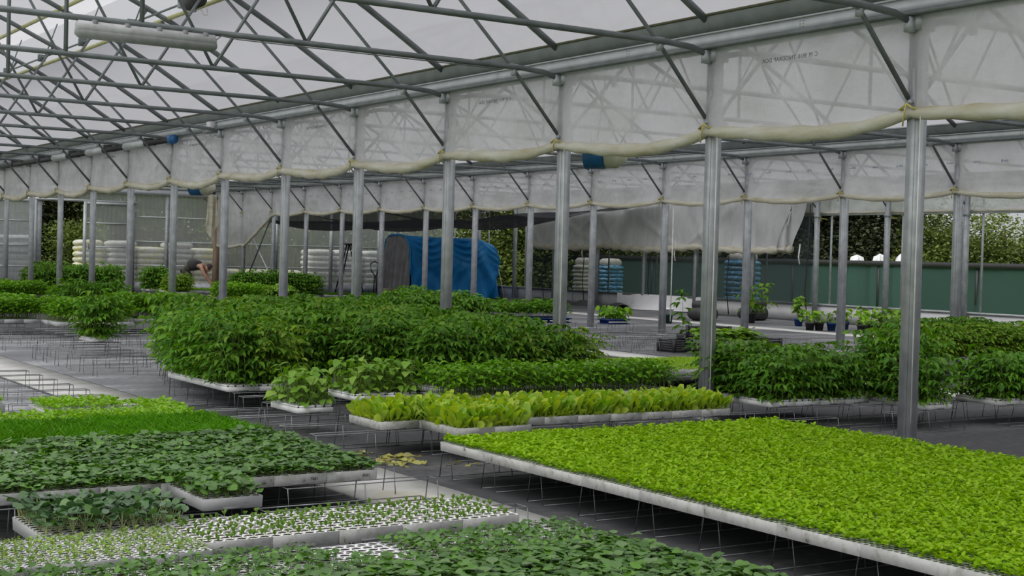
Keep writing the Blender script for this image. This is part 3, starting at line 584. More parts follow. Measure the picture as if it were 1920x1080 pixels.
for k, (x, y) in enumerate(((38.7, 36.5), (39.0, 35.7), (39.5, 35.1))): thing('white_bale', f'{("small", "rounded", "larger")[k]} white wrapped bale on the grass beyond the net', 'bale', (x, y, -0.12), data=sack_mesh(0.55, 0.5, 1.98 + 0.05 * k, k + 2).data('white_bale', WHITE, True))

# ---------------------------------------------------------------- plants (mesh makers)
def rng(s): return np.random.default_rng(s)
def carpet(seed, nx=9, ny=15, lw=0.026, h=0.045, k=5, T=None, el=(0.05, 0.9), lx=0.32, ly=0.535, mats=L_CARPET, fill=1.0, hv=0.35, inset=0.0, wr=0.8):
    g = rng(seed); m = M(); i, j = np.meshgrid(np.arange(nx), np.arange(ny), indexing='ij')
    x = ((i + .5) / nx - .5) * (lx - inset); y = ((j + .5) / ny - .5) * (ly - inset); P = np.stack([x.ravel(), y.ravel(), np.zeros(nx * ny)], 1)
    P = P[g.uniform(size=len(P)) < fill]; n = len(P); P[:, :2] += g.normal(0, 0.003, (n, 2))
    hh = h * g.uniform(1 - hv, 1 + hv, n); top = P + np.stack([g.normal(0, .006, n), g.normal(0, .006, n), hh], 1)
    m.stems(P - [0, 0, .01], top, 0.0014, 1)
    a0 = g.uniform(0, 2 * PI, n)
    for q in range(k):
        f = 1 - 0.45 * q / k
        m.leaves(T if T is not None else T_OVAL, P + (top - P) * f, a0 + q * 2.4 + g.normal(0, .2, n), g.uniform(*el, n) + 0.12 * (k - q) / k, g.normal(0, .3, n), lw * g.uniform(.75, 1.3, n), lw * wr * g.uniform(.8, 1.2, n), 0)
    return m.data('seedlings', [mats, STEM], True)
def grass(seed, h=0.085):
    g = rng(seed); m = M(); n = 1100
    P = np.stack([g.uniform(-.155, .155, n), g.uniform(-.265, .265, n), np.full(n, -.005)], 1)
    m.leaves(T_LANCE, P, g.uniform(0, 2 * PI, n), g.uniform(0.95, 1.5, n), 0, h * g.uniform(.6, 1.25, n), g.uniform(.005, .010, n), 0)
    m.leaves(T_OVAL, P[:260] + [0, 0, h * .6], g.uniform(0, 2 * PI, 260), g.uniform(.3, 1.1, 260), 0, .022, .010, 0)
    return m.data('seedlings', [L_GRASS, STEM], True)
def round_plant(seed, mats, h=0.062, L=0.044, k=5, spread=0.030):
    """Young cucurbit: a few cupped round leaves on short stalks."""
    g = rng(seed); m = M(); a0 = g.uniform(0, 6.28)
    tip = []; p0 = []; az = []
    for q in range(k):
        a = a0 + q * 2.3 + g.normal(0, .25); r = spread * g.uniform(.5, 1.25) * (1 if q else .3); z = h * g.uniform(.65, 1.15) * (1.12 if q == 0 else 1)
        tip.append((r * math.cos(a), r * math.sin(a), z)); p0.append((0, 0, h * .12 * q - .012)); az.append(a)
    m.stems(p0, tip, 0.0023, 1); n = k
    m.leaves(T_ROUND, np.array(tip) - np.stack([np.cos(az), np.sin(az), np.zeros(n)], 1) * L * .25, az, g.uniform(-.25, .65, n), g.normal(0, .35, n), L * g.uniform(.75, 1.2, n), L * g.uniform(.9, 1.3, n), 0)
    return m
def scatter_tray(maker, nvar, seed, cells, jit=0.004):
    g = rng(seed); m = M(); vs = [maker(s) for s in range(nvar)]
    for x, y in cells:
        q = vs[g.integers(nvar)]; a = g.uniform(0, 6.28); c, s = math.cos(a), math.sin(a); off = 0; sc = g.uniform(.85, 1.15)
        R = np.array([[c, s, 0], [-s, c, 0], [0, 0, 1]]) * sc; o = np.array([x + g.normal(0, jit), y + g.normal(0, jit), 0])
        base = m.n
        for V in q.v: m.v.append(V @ R + o)
        for F, mt_ in q.f: m.f.append((F + base, mt_))
        m.n += q.n
    return m
def cells(nx, ny, lx=0.325, ly=0.54, ex=0.0, ey=0.0):
    return [(((i + .5) / nx - .5) * (lx - ex), ((j + .5) / ny - .5) * (ly - ey)) for i in range(nx) for j in range(ny)]
def lettuce_plant(seed):
    g = rng(seed); m = M(); k = 7; az = np.arange(k) * 2.4 + g.uniform(0, 6); n = k
    m.leaves(T_LETT, np.zeros((n, 3)) + [0, 0, -.008], az, np.array([1.54, 1.48, 1.42, 1.36, 1.28, 1.1, .8]) + g.normal(0, .08, n), g.normal(0, .8, n), g.uniform(.10, .165, n) * np.array([1, 1, 1, 1, .95, .8, .6]), g.uniform(.042, .058, n), 0)
    return m.data('lettuce_plant', [L_LETT, STEMP], True)
def sprout_plant(seed):
    g = rng(seed); m = M(); h = g.uniform(.012, .030); t = np.array([g.normal(0, .006), g.normal(0, .006), h])
    m.stems([(0, 0, -.012)], [t], .0028, 1); a = g.uniform(0, 6.28); up = g.uniform(.5, 1.4)
    m.leaves(T_COT, np.array([t, t]), [a, a + PI], [up, up - .15], 0, [.034, .031], [.023, .023], 0)
    if seed % 2: m.leaves(T_OVAL, np.array([t, t]), [a + 1.5, a - 1.4], [1.0, 1.2], 0, [.034, .03], [.02, .018], 0)
    return m.data('sprout', [L_SPROUT, STEMP], True)
def tomato(seed, h=0.55, leafl=0.17, mats=L_TOM, n=13, lf=0.062):
    g = rng(seed); h *= g.uniform(.82, 1.14); m = M(); bend = g.normal(0, .05, 2); pts = []
    for i in range(6):
        t = i / 5; pts.append((bend[0] * t * t * h * 3, bend[1] * t * t * h * 3, h * t - .02 * (1 - t)))
    m.tube(pts, [.005, .005, .0045, .004, .003, .002], 4, 1, cap=False)
    P0 = []; P1 = []; lp = []; la = []; le = []; ll = []; lw_ = []
    for q in range(n):
        t = 0.08 + 0.92 * q / (n - 1); s = np.array([bend[0] * t * t * h * 3, bend[1] * t * t * h * 3, h * t]); a = q * 2.4 + g.normal(0, .3)
        R = leafl * (0.62 + 0.6 * math.sin(PI * min(1, t * .95))) * (0.55 if q == n - 1 else 1) * g.uniform(.8, 1.15)
        e0 = g.uniform(.0, .65) + .35 * t; d = np.array([math.cos(a), math.sin(a), 0])
        mid = s + d * R * .55 * math.cos(e0) + np.array([0, 0, R * .55 * math.sin(e0)]); end = mid + d * R * .5 - np.array([0, 0, R * .10])
        P0 += [s, mid]; P1 += [mid, end]
        for f, sd in ((.45, 1), (.45, -1), (.78, 1), (.78, -1), (1.0, 0)):
            p = s + (mid - s) * min(1, f / .55) if f < .55 else mid + (end - mid) * (f - .55) / .45
            lp.append(p); la.append(a + sd * g.uniform(.8, 1.25)); le.append(g.uniform(-.45, .25)); k = lf * g.uniform(.75, 1.2) * (1.15 if sd == 0 else 1); ll.append(k); lw_.append(k * .62)
    m.stems(P0, P1, .0018, 1); n_ = len(lp)
    m.leaves(T_TOM, lp, la, le, g.normal(0, .35, n_), ll, lw_, 0)
    return m
def pepper(seed, h=0.22, mats=L_PEP, n=9, lf=0.062):
    g = rng(seed); m = M(); m.tube([(0, 0, -.02), (g.normal(0, .008), g.normal(0, .008), h * .9)], [.0032, .0022], 4, 1, cap=False)
    t = np.linspace(.35, 1, n); a = np.arange(n) * 2.4 + g.uniform(0, 6); P = np.stack([np.cos(a) * .012, np.sin(a) * .012, t * h], 1)
    E = P + np.stack([np.cos(a) * .028, np.sin(a) * .028, np.full(n, .012)], 1); m.stems(P, E, .0012, 1)
    m.leaves(T_LANCE, E, a, g.uniform(-.15, .75, n), g.normal(0, .3, n), lf * g.uniform(.8, 1.25, n), lf * .62 * g.uniform(.8, 1.2, n), 0)
    return m
def squash(seed, h=0.26, L=0.068, n=17):
    g = rng(seed); m = M(); tips = []; az = []
    for q in range(n):
        a = q * 2.4 + g.normal(0, .3); r = .085 * g.uniform(.2, 1.35); tips.append((r * math.cos(a), r * math.sin(a), h * g.uniform(.15, 1.12))); az.append(a)
    m.stems([(0, 0, -.02)] * n, tips, .0032, 1)
    m.leaves(T_BIG, tips, az, g.uniform(-.5, .2, n), g.normal(0, .3, n), L * g.uniform(.75, 1.25, n), L * 1.0 * g.uniform(.8, 1.2, n), 0)
    return m

# ---------------------------------------------------------------- trays
TX, TY, TZ, TH = 0.325, 0.54, 0.195, 0.06
def holed(nx, ny, r, mat=STYRO, sides=10):
    """Polystyrene plug tray: plate pierced by round tapered cells with soil inside, solid skirt."""
    m = M(); lx, ly = TX - 0.004, TY - 0.004; cx, cy = lx / nx, ly / ny
    ang = [2 * PI * (k + .5) / sides for k in range(sides)]
    sq = []
    for a in ang:
        c, s = math.cos(a), math.sin(a); q = max(abs(c) / (cx / 2), abs(s) / (cy / 2)); sq.append((c / q, s / q))
    for i in range(nx):
        for j in range(ny):
            x = -lx / 2 + cx * (i + .5); y = -ly / 2 + cy * (j + .5)
            V = [(x + q[0], y + q[1], TH) for q in sq] + [(x + r * math.cos(a), y + r * math.sin(a), TH) for a in ang] + [(x + r * .96 * math.cos(a), y + r * .96 * math.sin(a), TH - .0015) for a in ang]
            F = [(k, (k + 1) % sides, sides + (k + 1) % sides, sides + k) for k in range(sides)] + [(sides + k, sides + (k + 1) % sides, 2 * sides + (k + 1) % sides, 2 * sides + k) for k in range(sides)]
            m.raw(V, F, 0); m.raw(V[2 * sides:], [tuple(range(sides))], 1)
    m.raw([(sx * lx / 2 * k, sy * ly / 2 * k2, z) for z, k, k2 in ((0, .985, .99), (TH, 1, 1)) for sx, sy in ((-1, -1), (1, -1), (1, 1), (-1, 1))], [(0, 1, 5, 4), (1, 2, 6, 5), (2, 3, 7, 6), (3, 0, 4, 7), (3, 2, 1, 0)], 2)
    m.box(-.05, .05, -ly / 2 - .0015, -ly / 2 + .01, 0, .011, 3); m.box(-.05, .05, ly / 2 - .01, ly / 2 + .0015, 0, .011, 3)
    return m.data('tray', [mat, SOIL, mat if mat is STYROD else STYRO, GREY])
def ribbed(nx=4, ny=6):
    m = M(); lx, ly = TX - .004, TY - .004
    m.box(-lx / 2, lx / 2, -ly / 2, ly / 2, 0, .044, 0)
    m.box(-lx / 2 + .002, lx / 2 - .002, -ly / 2 + .002, ly / 2 - .002, .044, .053, 1)
    for i in range(nx + 1):
        x = max(-lx / 2 + .008, min(lx / 2 - .008, -lx / 2 + lx * i / nx)); m.box(x - .008, x + .008, -ly / 2, ly / 2, .0445, TH, 0)
    for j in range(ny + 1):
        y = max(-ly / 2 + .008, min(ly / 2 - .008, -ly / 2 + ly * j / ny)); m.box(-lx / 2, lx / 2, y - .008, y + .008, .0445, TH + .0004, 0)
    m.box(-.05, .05, -ly / 2 - .0015, -ly / 2 + .01, 0, .011, 2)
    return m.data('tray', [STYRO, SOIL, GREY])
BODY = dict(fine=holed(9, 15, .0146), fined=holed(9, 15, .0150, STYROD), plug=holed(6, 10, .0212), plugd=holed(6, 10, .0212, STYROD), big=ribbed())
BIGC = cells(4, 6, ex=.01, ey=.01)
def bushy(fn, nvar, nv2, seed, mm, cc=BIGC, **k):
    return [scatter_tray(lambda s: fn(seed + s, **k), nvar, seed + 50 + q, cc).data('plants', mm, True) for q in range(nv2)]
CAN = dict(
    carpet=[carpet(s, lw=.027, k=7, nx=10, ny=16) for s in range(5)],
    lowcarpet=[carpet(20 + s, h=.03, lw=.02, k=4) for s in range(3)],
    lime=[carpet(30 + s, h=.05, lw=.036, k=5, mats=L_LIME, nx=7, ny=11) for s in range(3)],
    grass=[grass(s) for s in range(4)],
    tiny=[carpet(40 + s, h=.026, lw=.018, k=4, mats=L_TINY, fill=.9, el=(.1, 1.0), wr=.7) for s in range(3)],
    melon=[scatter_tray(lambda s: round_plant(60 + s, L_MELON), 8, 70 + q, cells(7, 11)).data('plants', [L_MELON, STEM], True) for q in range(4)],
    tomato=bushy(tomato, 6, 5, 100, [L_TOM, STEM], h=.46),
    tomatob=bushy(tomato, 5, 3, 130, [L_TOMB, STEM], h=.44, mats=L_TOMB),
    pepper=bushy(pepper, 6, 4, 160, [L_PEP, STEM], cells(6, 9), h=.24),
    basil=bushy(pepper, 6, 4, 190, [L_PEP, STEM], cells(5, 8), h=.30, n=13, lf=.075),
    dark=bushy(tomato, 5, 3, 220, [L_TOM, STEM], h=.50, lf=.075, leafl=.19),
    squash=bushy(squash, 5, 3, 250, [L_SQ, STEM], cells(3, 4), h=.30, L=.11),
)
PLANT = dict(
    melon=[round_plant(300 + s, L_MELON, h=.066, L=.046).data('melon_plant', [L_MELON, STEM], True) for s in range(8)],
    darkmelon=[round_plant(320 + s, L_DARK, h=.085, L=.044, k=6).data('cucumber_plant', [L_DARK, STEMP], True) for s in range(8)],
    lettuce=[lettuce_plant(340 + s) for s in range(8)],
    sprout=[sprout_plant(360 + s) for s in range(10)],
    tomato=[tomato(380 + s, h=.385).data('tomato_plant', [L_TOM, STEM], True) for s in range(6)],
    squash=[squash(400 + s).data('squash_plant', [L_SQ, STEM], True) for s in range(6)],
)
TRAYNAME = dict(melon='melon_tray', darkmelon='cucumber_tray', lettuce='lettuce_tray', tomato='tomato_tray', tomatob='tomato_tray', dark='tomato_tray', squash='squash_tray', pepper='pepper_tray', basil='basil_tray', sprout='sprout_tray', tiny='sprout_tray', grass='chive_tray')
STANDS = {}
NAMES = dict(lettuce='lettuce_plant', melon='melon_plant', darkmelon='cucumber_plant', sprout='sprout', tomato='tomato_plant', squash='squash_plant')
def tray(x, y, lab, body='fine', canopy=None, plants=None, cc=None, fill=1.0, grp=None, z=TZ, rz=0.0, skip=None, sc=1.0, stand=True, sx=1.0):
    """A polystyrene tray whose near corner (smallest X and Y) is x, y."""
    t = thing(TRAYNAME.get(plants or canopy, 'seedling_tray'), lab, 'plant tray', (x + TX / 2, y + TY / 2, z), rz, grp)
    put('tray', BODY[body], t); t.scale = (sx, 1, 1)
    zt = TH - .012
    if canopy:
        a = CAN[canopy]; o = put('seedlings', rnd.choice(a), t, (0, 0, zt), rnd.choice((0, PI)), (1, 1, sc * rnd.uniform(.93, 1.07))); o['kind'] = 'stuff'
    if plants:
        for px, py in cc:
            if rnd.random() > fill or (skip and skip(px, py)): continue
            put(NAMES[plants], rnd.choice(PLANT[plants]), t, (px + rnd.gauss(0, .003), py + rnd.gauss(0, .003), zt), rnd.uniform(0, 6.28), rnd.uniform(.85, 1.15) * sc)
    if stand:
        for yy in (y, y + TY): STANDS.setdefault((round(yy, 2)), []).append(x)
    return t

# ---------------------------------------------------------------- what stands where
def inview(x, y, z=0.3, mg=0.06):
    v = Vector((x, y, z - CAMZ)); d = v.dot(_F)
    if d < 0.3: return False
    k = 2666.67 / d
    return abs(v.dot(_R) * k) < 960 * (1 + mg) and abs(v.dot(_U) * k) < 540 * (1 + mg)
def seen(x, y): return any(inview(x + a * TX, y + b * TY, z) for a in (0, 1) for b in (0, 1) for z in (0.2, 0.3))
BLOCK = {}
def lay(block, x0, nx, y0, lab, px=TX, rows=1, flip=False, only=None, **k):
    """rows of trays from x0 along X; row r starts at y0 + r*TY. lab takes (row, column) ordinals."""
    for r in range(rows):
        for c in range(nx):
            x = x0 + px * c + rnd.uniform(-.002, .002); y = y0 + TY * r
            if not seen(x, y) or (only and not only(r, c)): continue
            rr, cc = r + 1, (nx - c if flip else c + 1)
            tray(x, y, lab.format(r=ORD[rr], c=ORD[cc]), **k)
            for yy in (round(y, 2), round(y + TY, 2)): BLOCK.setdefault(yy, []).append((x, block))
# right bench: the broad carpet of seedlings
for k in range(11):
    y0 = 8.28 - .54 * (k + 1)
    lay('broad green bench', 4.85, 9, y0, f'bright green seedling tray, broad bench, {ORD[k + 1]} row from far end, {{c}} from aisle', px=.335, sx=1.03, body='fined', canopy='carpet', grp='trays of the broad green bench')
# left bed
lay('front melon trays', 3.87 - TX * 9, 9, 4.94, 'melon seedling tray in the front melon bed, back row, {c} from the walkway', flip=True, body='plug', plants='melon', cc=cells(6, 10), fill=.8, sc=.62, only=lambda r, c: c != 5)
tray(3.87 - TX * 4, 4.94, 'half empty white plug tray with bare holes in the front melon bed', body='plug', plants='melon', cc=cells(6, 10), fill=.85, sc=.62, skip=lambda a, b: b > -.06 and rnd.random() < .95)
for k, y0 in enumerate((4.40, 3.86)):
    lay('front melon trays', 3.89 - TX * 9, 9, y0, f'dense melon leaf tray in the front melon bed, {ORD[k + 2]} row, {{c}} from the walkway', flip=True, body='plug', canopy='melon', sc=(.72, 1.0)[k])
lay('bean sprout trays', 3.84 - TX * 5, 5, 5.77, 'white plug tray of sparse bean sprouts, {c} from the walkway', flip=True, body='plugd', plants='sprout', cc=cells(6, 10), fill=.92, sc=.78)
lay('tiny sprout trays', 2.205 - TX * 5, 5, 5.62, 'plug tray of tiny pale sprouts, {c} out from the bean sprout trays', flip=True, body='fine', canopy='tiny')
lay('cucumber trays', 1.655, 2, 6.175, 'plug tray of dark leggy cucumber seedlings behind the tiny sprouts, {c} of two', body='plug', plants='darkmelon', cc=cells(6, 9), fill=.9)
lay('single melon tray', 2.605, 1, 6.785, 'single melon tray jutting out over the gap with bare wire rods', body='plug', plants='melon', cc=cells(6, 10), fill=.9)
lay('melon bed', 3.88 - TX * 9, 9, 7.34, 'melon tray in the wide melon bed, edge row facing the gap, {c} from the walkway', flip=True, body='plugd', canopy='melon', sc=.88)
lay('melon bed', 3.88 - TX * 9, 9, 7.88, 'melon tray in the wide melon bed, middle row, {c} from the walkway', flip=True, body='plug', canopy='melon', sc=.9)
tray(3.88 - TX * 6, 8.42, 'nearly empty white plug tray in the melon bed, chives behind it', body='plug', plants='melon', cc=cells(6, 10), fill=.10)
lay('melon bed', 3.88 - TX * 9, 9, 8.42, 'melon tray in the wide melon bed, row beside the chives, {c} from the walkway', flip=True, body='plug', canopy='melon', only=lambda r, c: c != 3)
lay('chive bed', 3.90 - TX * 9, 9, 8.96, 'grassy chive tray, row beside the melons, {c} from the walkway', flip=True, canopy='grass')
lay('chive bed', 3.90 - TX * 9, 9, 9.50, 'grassy chive tray, row beside the lime seedlings, {c} from the walkway', flip=True, canopy='grass')
lay('lime bed', 3.88 - TX * 6, 6, 10.04, 'lime green seedling tray behind the chives, {c} from the walkway', flip=True, canopy='lime')
lay('lime bed', 3.60, 1, 10.62, 'lime seedling tray at the walkway corner behind the chives', canopy='lime')
lay('lime bed', 2.93, 2, 10.90, 'lime seedling tray beside the bare white tray, {c} of two', canopy='lime')
lay('lime bed', 2.45, 1, 11.50, 'lime seedling tray alone among bare wire stands', canopy='lime')
tray(3.27, 10.36, 'bare white tray with no plants behind the lime seedlings', body='fine')
# lettuce and peppers
LC = cells(5, 8)
lay('lettuce', 4.99, 1, 9.41, 'yellow-green lettuce tray on the aisle corner with a drooping leaf', body='plugd', plants='lettuce', cc=LC, sc=1.08)
lay('lettuce', 5.33, 2, 8.86, 'lettuce tray jutting toward the broad green bench, {c} from the aisle', body='plugd', plants='lettuce', cc=LC, sc=1.08)
lay('lettuce', 5.33, 2, 9.42, 'lettuce tray behind the jutting lettuce trays, {c} from the aisle', body='plug', plants='lettuce', cc=LC, sc=1.08)
lay('lettuce', 6.05, 7, 9.26, 'lettuce tray in the long lettuce row, {c} from the aisle', body='plugd', plants='lettuce', cc=LC, sc=1.08)
lay('squash', 4.86, 1, 10.62, 'pale drooping squash plants in a small white tray at the aisle', body='big', plants='squash', cc=cells(3, 4, ex=.02, ey=.02))
lay('squash', 5.75, 2, 11.36, 'squash tray between lettuce and tomatoes, {c} from the aisle', body='big', plants='squash', cc=cells(3, 4, ex=.02, ey=.02))
lay('peppers', 6.43, 8, 10.85, 'pepper seedling tray behind the lettuce row, {c} from the aisle', body='plug', canopy='pepper')
# the big tomato block
TB = 'tall tomato tray, big tomato block, {0} row from lettuce, {{c}} from aisle'
ROWS = [(11.80, 6.83, 6), (12.48, 5.0, 2), (12.48, 6.40, 7), (13.02, 5.0, 11), (13.56, 5.0, 11), (14.10, 5.33, 10), (14.64, 5.33, 10), (15.18, 5.50, 10), (15.72, 5.65, 9), (16.26, 5.98, 8), (16.80, 6.3, 7), (17.34, 6.95, 6)]
rw = {}
for k, (y, x, n) in enumerate(ROWS):
    rw.setdefault(y, len(rw) + 1)
    pl = TB.format(ORD[rw[y]]) + (', beyond the gap' if (y, x) == (12.48, 6.40) else '')
    for c in range(n):
        can = 'tomatob' if (c < 3 and y > 12.9 and rnd.random() < .45) or (c > n - 4 and rnd.random() < .5) else 'tomato'
        lay('big tomato block', x + TX * c, 1, y, pl.replace('{c}', ORD[c + 1]), body='big', canopy=can, sc=1.0 + .10 * min(1, max(0, y - 13)) + (.06 if can == 'tomato' else 0))
lay('far tomato trays', 10.7, 4, 19.0, 'dark tomato tray just past the first post row, {r} row, {c} tray', rows=3, body='big', canopy='dark', sc=1.12)
# right-hand tomatoes
TC = cells(4, 5, ex=.01, ey=.01)
lay('post tomatoes', 9.15, 4, 9.64, 'tall tomato tray by the thick post, edge row, {c} from the lettuce', body='big', plants='tomato', cc=TC)
lay('post tomatoes', 9.20, 4, 10.18, 'tall tomato tray by the thick post, second row, {c} from the lettuce', body='big', canopy='tomato', sc=.86)
lay('post tomatoes', 10.50, 1, 8.95, 'tomato tray standing forward, right behind the thick post', body='big', plants='tomato', cc=TC)
lay('post tomatoes', 10.62, 2, 9.50, 'tomato tray behind the forward tray at the thick post, {c} of two', body='big', canopy='tomato', sc=1.1)
lay('edge tomatoes', 11.55, 4, 8.98, 'tomato tray at the picture edge past the thick post, {c} along', body='big', plants='tomato', cc=TC)
lay('back tomatoes', 16.0, 8, 13.55, 'tomato tray before the middle post row, edge row, {c} along', body='big', canopy='tomatob', sc=.85)
lay('back tomatoes', 16.0, 8, 14.09, 'tomato tray before the middle post row, second row, {c} along', body='big', canopy='tomato', sc=.9)
lay('flat seedlings', 10.40, 7, 12.72, 'flat tray of short green seedlings behind the post tomatoes, {r} row, {c} along', rows=3, canopy='lowcarpet')
# far trays
lay('crate tray', 15.3, 3, 17.45, 'squash seedling tray in front of the dark crates, {c} along', body='plug', canopy='squash', sc=.55)
lay('single tomato tray', 5.84, 1, 19.6, 'single leafy tomato tray standing alone on the bare wire stands', body='big', canopy='dark')
BS = 'basil tray in the low leafy row before the far posts, '
lay('leafy row', 4.9, 5, 24.6, BS + '{r} row, {c} along', rows=2, body='plug', canopy='basil', sc=1.1)
lay('leafy row', 6.48, 4, 23.65, 'basil tray set forward in the low leafy row, {r} row, {c} along', rows=2, body='plug', canopy='basil', sc=1.1)
lay('leafy row', 7.8, 5, 24.75, 'basil tray in the leafy row beyond the set-forward ones, {r} row, {c} along', rows=2, body='plug', canopy='basil', sc=1.25)
lay('far tomatoes', 7.35, 3, 25.85, 'taller tomato tray behind the low leafy row, {c} along', body='big', canopy='dark', sc=1.05)
lay('dark shrub trays', 9.7, 7, 37.5, 'dark bushy tray before the garden doorway, {r} row, {c} along', rows=2, body='big', canopy='dark', sc=1.25)
lay('far basil', 7.4, 5, 33.6, 'basil tray far off beside the first posts, {r} row, {c} along', rows=2, body='plug', canopy='basil', sc=1.2)
lay('far basil', 8.9, 1, 32.7, 'small round basil tray alone beside a far post', body='plug', canopy='basil', sc=1.1)
lay('doorway bushes', 14.6, 2, 43.2, 'green bushy tray just past the sliding door, {c} along', body='big', canopy='dark', sc=1.15)
lay('low far trays', 14.6, 5, 41.6, 'low lime seedling tray below the stooping person, {c} along', canopy='lime', sc=1.3)
lay('low far trays', 14.35, 2, 40.4, 'light tomato tray below the stooping person, {c} along', body='big', canopy='tomatob', sc=1.0)
lay('walkway basil', 13.0, 3, 32.6, 'basil tray at the far walkway, {r} row, {c} along', rows=2, body='plug', canopy='basil', sc=1.3)
lay('far leafy trays', 14.9, 4, 35.6, 'squash tray beyond the far walkway, {c} along', body='plug', canopy='squash', sc=1.0)
lay('far leafy trays', 15.6, 8, 38.4, 'bushy dark tray before the middle posts by the crossed braces, {c} along', body='big', canopy='dark', sc=1.1)
lay('far flat trays', 14.9, 8, 34.4, 'flat tray of bright short seedlings before the far middle posts, {c} along', canopy='carpet')
lay('far flat trays', 18.8, 6, 38.8, 'flat tray of yellow-green seedlings beside the far middle posts, {c} along', canopy='grass')

# wire stands: under every tray seam, and bare ones in the emptied beds
def wire_stand_mesh():
    m = M(); r = .0036; z = TZ - .004
    for x in (-.48, .48):
        m.tube([(x, -.085, .004), (x, -.055, z - .004), (x, .055, z - .004), (x, .085, .004)], r, 5)
    for y, zz in ((-.055, z), (.055, z)): m.tube([(-.48, y, zz - .004), (.48, y, zz - .004)], r, 5)
    for y in (-.085, .085): m.tube([(-.48, y, .004), (.48, y, .004)], r, 4)
    for x in (0.0,):
        for sy in (-1, 1): m.tube([(x, sy * .085, .004), (x, sy * .055, z - .004)], r, 4)
    return m.data('wire_stand', WIRE, True)
WS = wire_stand_mesh()
def stand(x, y, lab, grp): thing('wire_stand', lab, 'wire stand', (x, y, 0), 0, grp, WS)
taken = []
def spans(lst):
    lst = sorted(lst); out = [[lst[0], lst[0] + TX]]
    for x in lst[1:]:
        if x <= out[-1][1] + .12: out[-1][1] = max(out[-1][1], x + TX)
        else: out.append([x, x + TX])
    return out
byb = {}
for yy in sorted(BLOCK):
    xs = {}
    for x, b in BLOCK[yy]: xs.setdefault(b, []).append(x)
    for b in sorted(xs):
        byb[b] = byb.get(b, 0) + 1; cnt = 0
        for a, e in spans(xs[b]):
            n = max(1, math.ceil((e - a - .25) / .98))
            for k in range(n):
                cx = a + .53 + .98 * k if a + .53 + .98 * k < e else e - .4
                if any(abs(cx - tx) < .7 and abs(yy - ty) < .17 for tx, ty in taken): continue
                if yy > 30 and k % 2: continue
                taken.append((cx, yy)); cnt += 1
                stand(cx, yy, f'thin wire stand under the {b}, {ORD[min(30, byb[b])]} row, {ORD[cnt]} along', 'wire stands under trays')
def bare(block, x0, nx, y0, ny, lab, pitch=.54, px=1.0):
    for r in range(ny):
        c = 0
        for k in range(nx):
            x, y = x0 + .48 + px * k, y0 + pitch * r
            if any(abs(x - tx) < .8 and abs(y - ty) < .2 for tx, ty in taken) or not inview(x, y, .1): continue
            taken.append((x, y)); c += 1
            stand(x, y, lab.format(r=ORD[r + 1], c=ORD[c]), 'bare wire stands')
bare('aisle', 4.98, 1, 8.86, 7, 'bare wire stand along the aisle beyond the broad bench, {r} from the bench')
bare('empty bed', 4.98, 3, 16.5, 14, 'bare wire stand in the emptied bed behind the tomatoes, {r} row, {c} from aisle')
bare('left bed', 1.95, 2, 11.0, 10, 'bare wire stand beside the walkway past the lime seedlings, {r} row, {c} in')
bare('gap', 1.9, 2, 6.735, 1, 'bare wire rods in the gap between melon trays and bean sprouts, {c} along')
bare('post bed', 8.2, 5, 8.86, 2, 'bare wire stand around the thick post, {r} row, {c} along')
bare('middle bed', 14.4, 4, 18.4, 7, 'bare wire stand across the far bed, {r} row, {c} from the walkway')

# handwriting and printed strips on tray fronts
def note(x, y, z, body, size, parent_at, mat=INK):
    best = min((o for o in COL.objects if '_tray' in o.name and o.get('category')), key=lambda o: (o.location.x - parent_at[0]) ** 2 + (o.location.y - parent_at[1]) ** 2)
    o = put('handwriting', text_mesh('handwriting', body, size, mat, .0003, .15), best, (x - best.location.x, y - best.location.y, z - best.location.z)); o.rotation_euler = (PI / 2, 0, 0)
for x, s in ((2.49, '2481'), (2.13, '5/81+'), (3.78, '8481'), (3.45, '7481')): note(x, 7.338, .218, s, .024, (x, 7.6))
for x in (2.02, 1.70, 1.38): note(x, 5.618, .228, '- - - - - -', .014, (x - .02, 5.89), INKF)
note(2.82, 6.783, .222, '------', .016, (2.77, 7.05), INKF)
# withered leaves dropped below the lettuce
for k, (x, y) in enumerate(((4.95, 9.02), (5.02, 9.25), (4.90, 9.55), (5.35, 8.8))):
    g = rng(900 + k); n = (26, 22, 6, 4)[k]; m = M()
    m.leaves(T_LETT, np.stack([g.normal(0, .09, n), g.normal(0, .05, n), g.uniform(.004, .03, n)], 1), g.uniform(0, 6.28, n), g.uniform(-.05, .25, n), g.normal(0, .5, n), g.uniform(.06, .11, n), .035, 0)
    o = thing('dropped_leaves', ('heap of withered yellow leaves on the fabric by the bare aisle stand', 'second heap of yellow leaves between bare stand legs', 'small scatter of dry leaves near the walkway edge', 'few dry leaves under the broad bench corner')[k], 'fallen leaves', (x, y, 0), data=m.data('dropped_leaves', DRYL, True)); o['kind'] = 'stuff'

